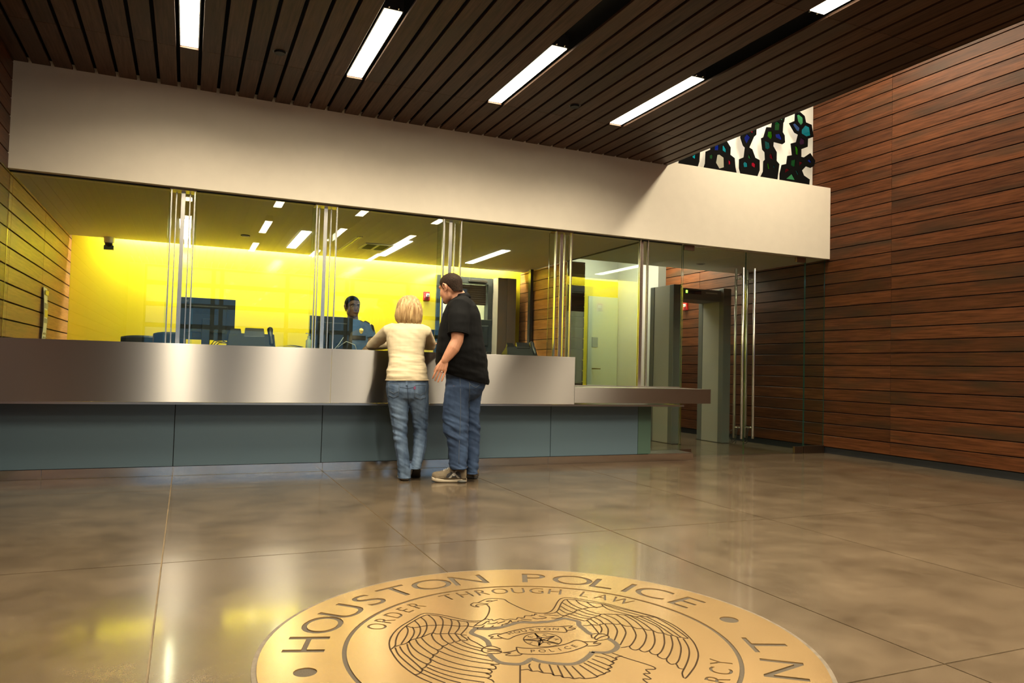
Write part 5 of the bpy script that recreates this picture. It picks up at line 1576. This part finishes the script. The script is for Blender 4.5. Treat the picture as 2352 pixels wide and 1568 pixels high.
po = fuse('polo_shirt', mb, .0075, M['black_cloth'], MAN, 4, polo_folds)
c0 = mn.P(1056, 679, .015)
cr = []
for k in range(3):
    cc = c0 + Vector((0, 0, .012 - .02 * k)) + mn.U * (.004 * k)
    rr = .070 + .010 * k
    cr.append([cc + (mn.U * math.cos(t) * rr * 1.0 + mn.W * math.sin(t) * rr * .95) + Vector((0, 0, .018 * math.cos(t))) for t in [i * 2 * math.pi / 28 for i in range(28)]])
co_ = MB().loft(cr, cap=False).build('collar', M['black_cloth'], po, smooth=True)
sm_ = co_.modifiers.new('thick', 'SOLIDIFY'); sm_.thickness = .008
sv = mn.P(1052, 767, -.212); dn = (mn.P(1052, 767, -.212) - mn.P(1053, 752, -.20)).normalized()
a1 = dn.cross(mn.W).normalized(); a2 = dn.cross(a1).normalized()
MB().tube([sv + (a1 * math.cos(t) + a2 * math.sin(t)) * .085 for t in [i * 2 * math.pi / 28 for i in range(29)]], .004, 8).build('sleeve_hem', M['black_cloth'], po, smooth=True)
mb = MB()
mb.loft(mn.rings(hips)); mb.loft(mn.rings(legN)); mb.loft(mn.rings(legF))
jn = fuse('jeans', mb, .007, M['denim_dark'], MAN, 10, jean_folds(11.7))
bv = bvh_of(jn)
st = MB()
pth = drape_line(st, bv, [mn.P(1056 - .0 * k + (2 * math.sin(k / 3)), 866 + k * 13, 0) for k in range(16)], mn.W, .0018)
st.build('seam', M['stitch'], jn, smooth=True)
st2 = MB()
drape_line(st2, bv, [mn.P(1076, 876, 0), mn.P(1082, 884, 0), mn.P(1092, 889, 0), mn.P(1100, 884, 0), mn.P(1104, 874, 0)], mn.W, .0022)
drape_line(st2, bv, [mn.P(1078, 880 + k * 8, 0) for k in range(8)], mn.W, .0022)
if st2.v:
    st2.build('pocket_stitching', M['stitch'], jn, smooth=True)
for rows in (legN[-1], legF[-1]):
    rg_ = mn.ring(rows[0] + 1.5, rows[1] - 1.5, rows[2] - 2, rows[3], rows[4] - .005, 32)
    MB().tube(rg_ + [rg_[0]], .005, 8).build('cuff', M['denim_dark'], jn, smooth=True)
a_ = at(1072, 1107, 2, 0); b_ = at(991, 1106, 2, 0)
so_, up_ = shoe(MAN, a_, b_, .108, M['shoe'], M['sole'], 'trainer', .088, .032, 0, M['shoe_mesh'])
a_ = at(1096, 1102, 2, 0) + mn.W * .05; b_ = a_ - mn.U * .22 + mn.W * .16
shoe(MAN, a_, b_, .105, M['shoe'], M['sole_dark'], 'trainer', .088, .03, 0, None)

# ---------------------------------------------------------------- officer behind the glass
op = at(808, 700, 1, 8.12)
of = Body((op.x, op.y))
OFF = tag(empty('person', of.B), 'person in a light blue uniform shirt behind the glass and the monitor', 'person', 'people at the reception desk')
torso = [(799, 822, 734, .0, .06), (785, 838, 742, .0, .085), (776, 850, 749, .0, .11), (773, 854, 760, .0, .125), (775, 852, 785, .0, .13), (777, 850, 810, .0, .13), (779, 848, 840, .0, .125), (777, 850, 870, .0, .13), (775, 852, 900, .0, .135)]
l1 = [(775, 815, 890, .0, .12), (778, 812, 950, .0, .10), (782, 808, 1000, .01, .075), (785, 806, 1045, .01, .055)]
l2 = [(812, 852, 890, .0, .12), (815, 849, 950, .0, .10), (818, 845, 1000, .01, .075), (820, 842, 1045, .01, .055)]
def base_z(b_):
    return at(808, 1045, 1, b_.B.y).z
hc = of.P(809.5, 704, -.01)
tw = (CAM - hc); tw.z = 0; tw.normalize()
hf = (tw + of.U * .42 + Vector((0, 0, -.06))).normalized(); hs_ = Vector((0, 0, 1)).cross(hf).normalized(); hu = hf.cross(hs_).normalized()
s1, e1, w1 = of.P(784, 756, 0), of.P(775, 795, -.10), of.P(795, 806, -.34)
s2, e2, w2 = of.P(845, 756, 0), of.P(852, 795, -.08), of.P(838, 804, -.33)


def to_floor(rings):
    """carry the last ring down to the floor"""
    last = rings[-1]
    return rings + [[Vector((p.x, p.y, .06)) for p in last]]


mb = MB()
mb.loft(of.rings(torso, -.014)); mb.loft(to_floor(of.rings(l1, -.012))); mb.loft(to_floor(of.rings(l2, -.012)))
mb.tube([of.P(811, 745, .0), of.P(810, 722, .0)], [.062, .056], 18)
for s_, e_, w_ in ((s1, e1, w1), (s2, e2, w2)):
    mb.tube([s_, (s_ + e_) / 2, e_, (e_ + w_) / 2, w_], [.055, .048, .044, .040, .029], 16, True)
    hand(mb, w_, w_ - of.W * .08 + Vector((0, 0, -.012)), Vector((0, 0, 1)), of.U if s_ is s1 else -of.U, .3, 1.0, 1)
head_pieces(mb, hc, hf, hu, hs_, 1.0)
fuse('body', mb, .005, M['skin_dark'], OFF, 5, soften=(hc - Vector((0, 0, .03)), .14, 3))
face_details(OFF, hc, hf, hu, hs_, 1.0, M['hair_black'])
hair_cap('hair', hc, hf, hu, hs_, 1.0, M['hair_black'], OFF, .003, .070, -.075)
mb = MB()
mb.loft(of.rings(torso))
mb.tube([of.P(795, 752, 0), s1, s1 * .4 + e1 * .6], [.075, .072, .070], 20)
mb.tube([of.P(833, 752, 0), s2, s2 * .4 + e2 * .6], [.075, .072, .070], 20)
us = fuse('uniform_shirt', mb, .007, M['uniform'], OFF, 4, folds((9, 9, 12), .004, 2.0))
bv = bvh_of(us)
mb = MB()
mb.loft(to_floor(of.rings(l1))); mb.loft(to_floor(of.rings(l2))); mb.loft(of.rings([(775, 852, 878, .0, .137), (776, 852, 905, .0, .135)]))
fuse('trousers', mb, .012, M['uniform_dark'], OFF, 3)
for k in (-1, 1):
    fc = of.B + of.U * (.085 * k); fc.z = 0
    shoe(OFF, fc + of.W * .09, fc - of.W * .19, .1, M['uniform_dark'], M['sole_dark'], 'shoe', .085, .025, 0, None, False)
D = of.W
drape('badge', bv, of.P(829.5, 761, 0), of.U, (0, 0, 1), D, [(-.020, .020), (-.010, .026), (0, .034), (.010, .026), (.020, .020), (.022, -.004), (.012, -.022), (0, -.032), (-.012, -.022), (-.022, -.004)], M['gold'], us, .003, .004, 6)
drape('chest_strap', bv, of.P(816, 776, 0), of.U, (0, 0, 1), D, [(-.15, -.022), (.11, -.022), (.11, .022), (-.15, .022)], M['uniform_dark'], us, .003, .006, 10)
drape('shoulder_patch', bv, of.P(848, 753, 0), (of.U - of.W * .4), (0, 0, 1), (D - of.U * .75).normalized(), [(-.038, .04), (0, .052), (.038, .04), (.04, -.01), (0, -.052), (-.04, -.01)], M['gold'], us, .002, .002, 6)
drape('patch_field', bv, of.P(848, 753, 0), (of.U - of.W * .4), (0, 0, 1), (D - of.U * .75).normalized(), [(-.031, .033), (0, .044), (.031, .033), (.033, -.008), (0, -.043), (-.033, -.008)], M['uniform_dark'], us, .0045, .002, 6)
for s_ in (-1, 1):
    drape('collar', bv, of.P(811 + s_ * 8, 744, 0), of.U, (0, 0, 1), D, [(-.032, .03), (.032, .03), (s_ * .02, -.035)], M['uniform'], us, .006, .005, 5)
    drape('epaulette', bv, of.P(811 + s_ * 27, 746, -.02), of.U, of.W, (0, 0, -1), [(-.05, -.02), (.05, -.02), (.05, .02), (-.05, .02)], M['uniform_dark'], us, .002, .004, 5)
drape('name_tag', bv, of.P(803, 766, 0), of.U, (0, 0, 1), D, [(-.03, -.006), (.03, -.006), (.03, .006), (-.03, .006)], M['gold'], us, .003, .003, 4)
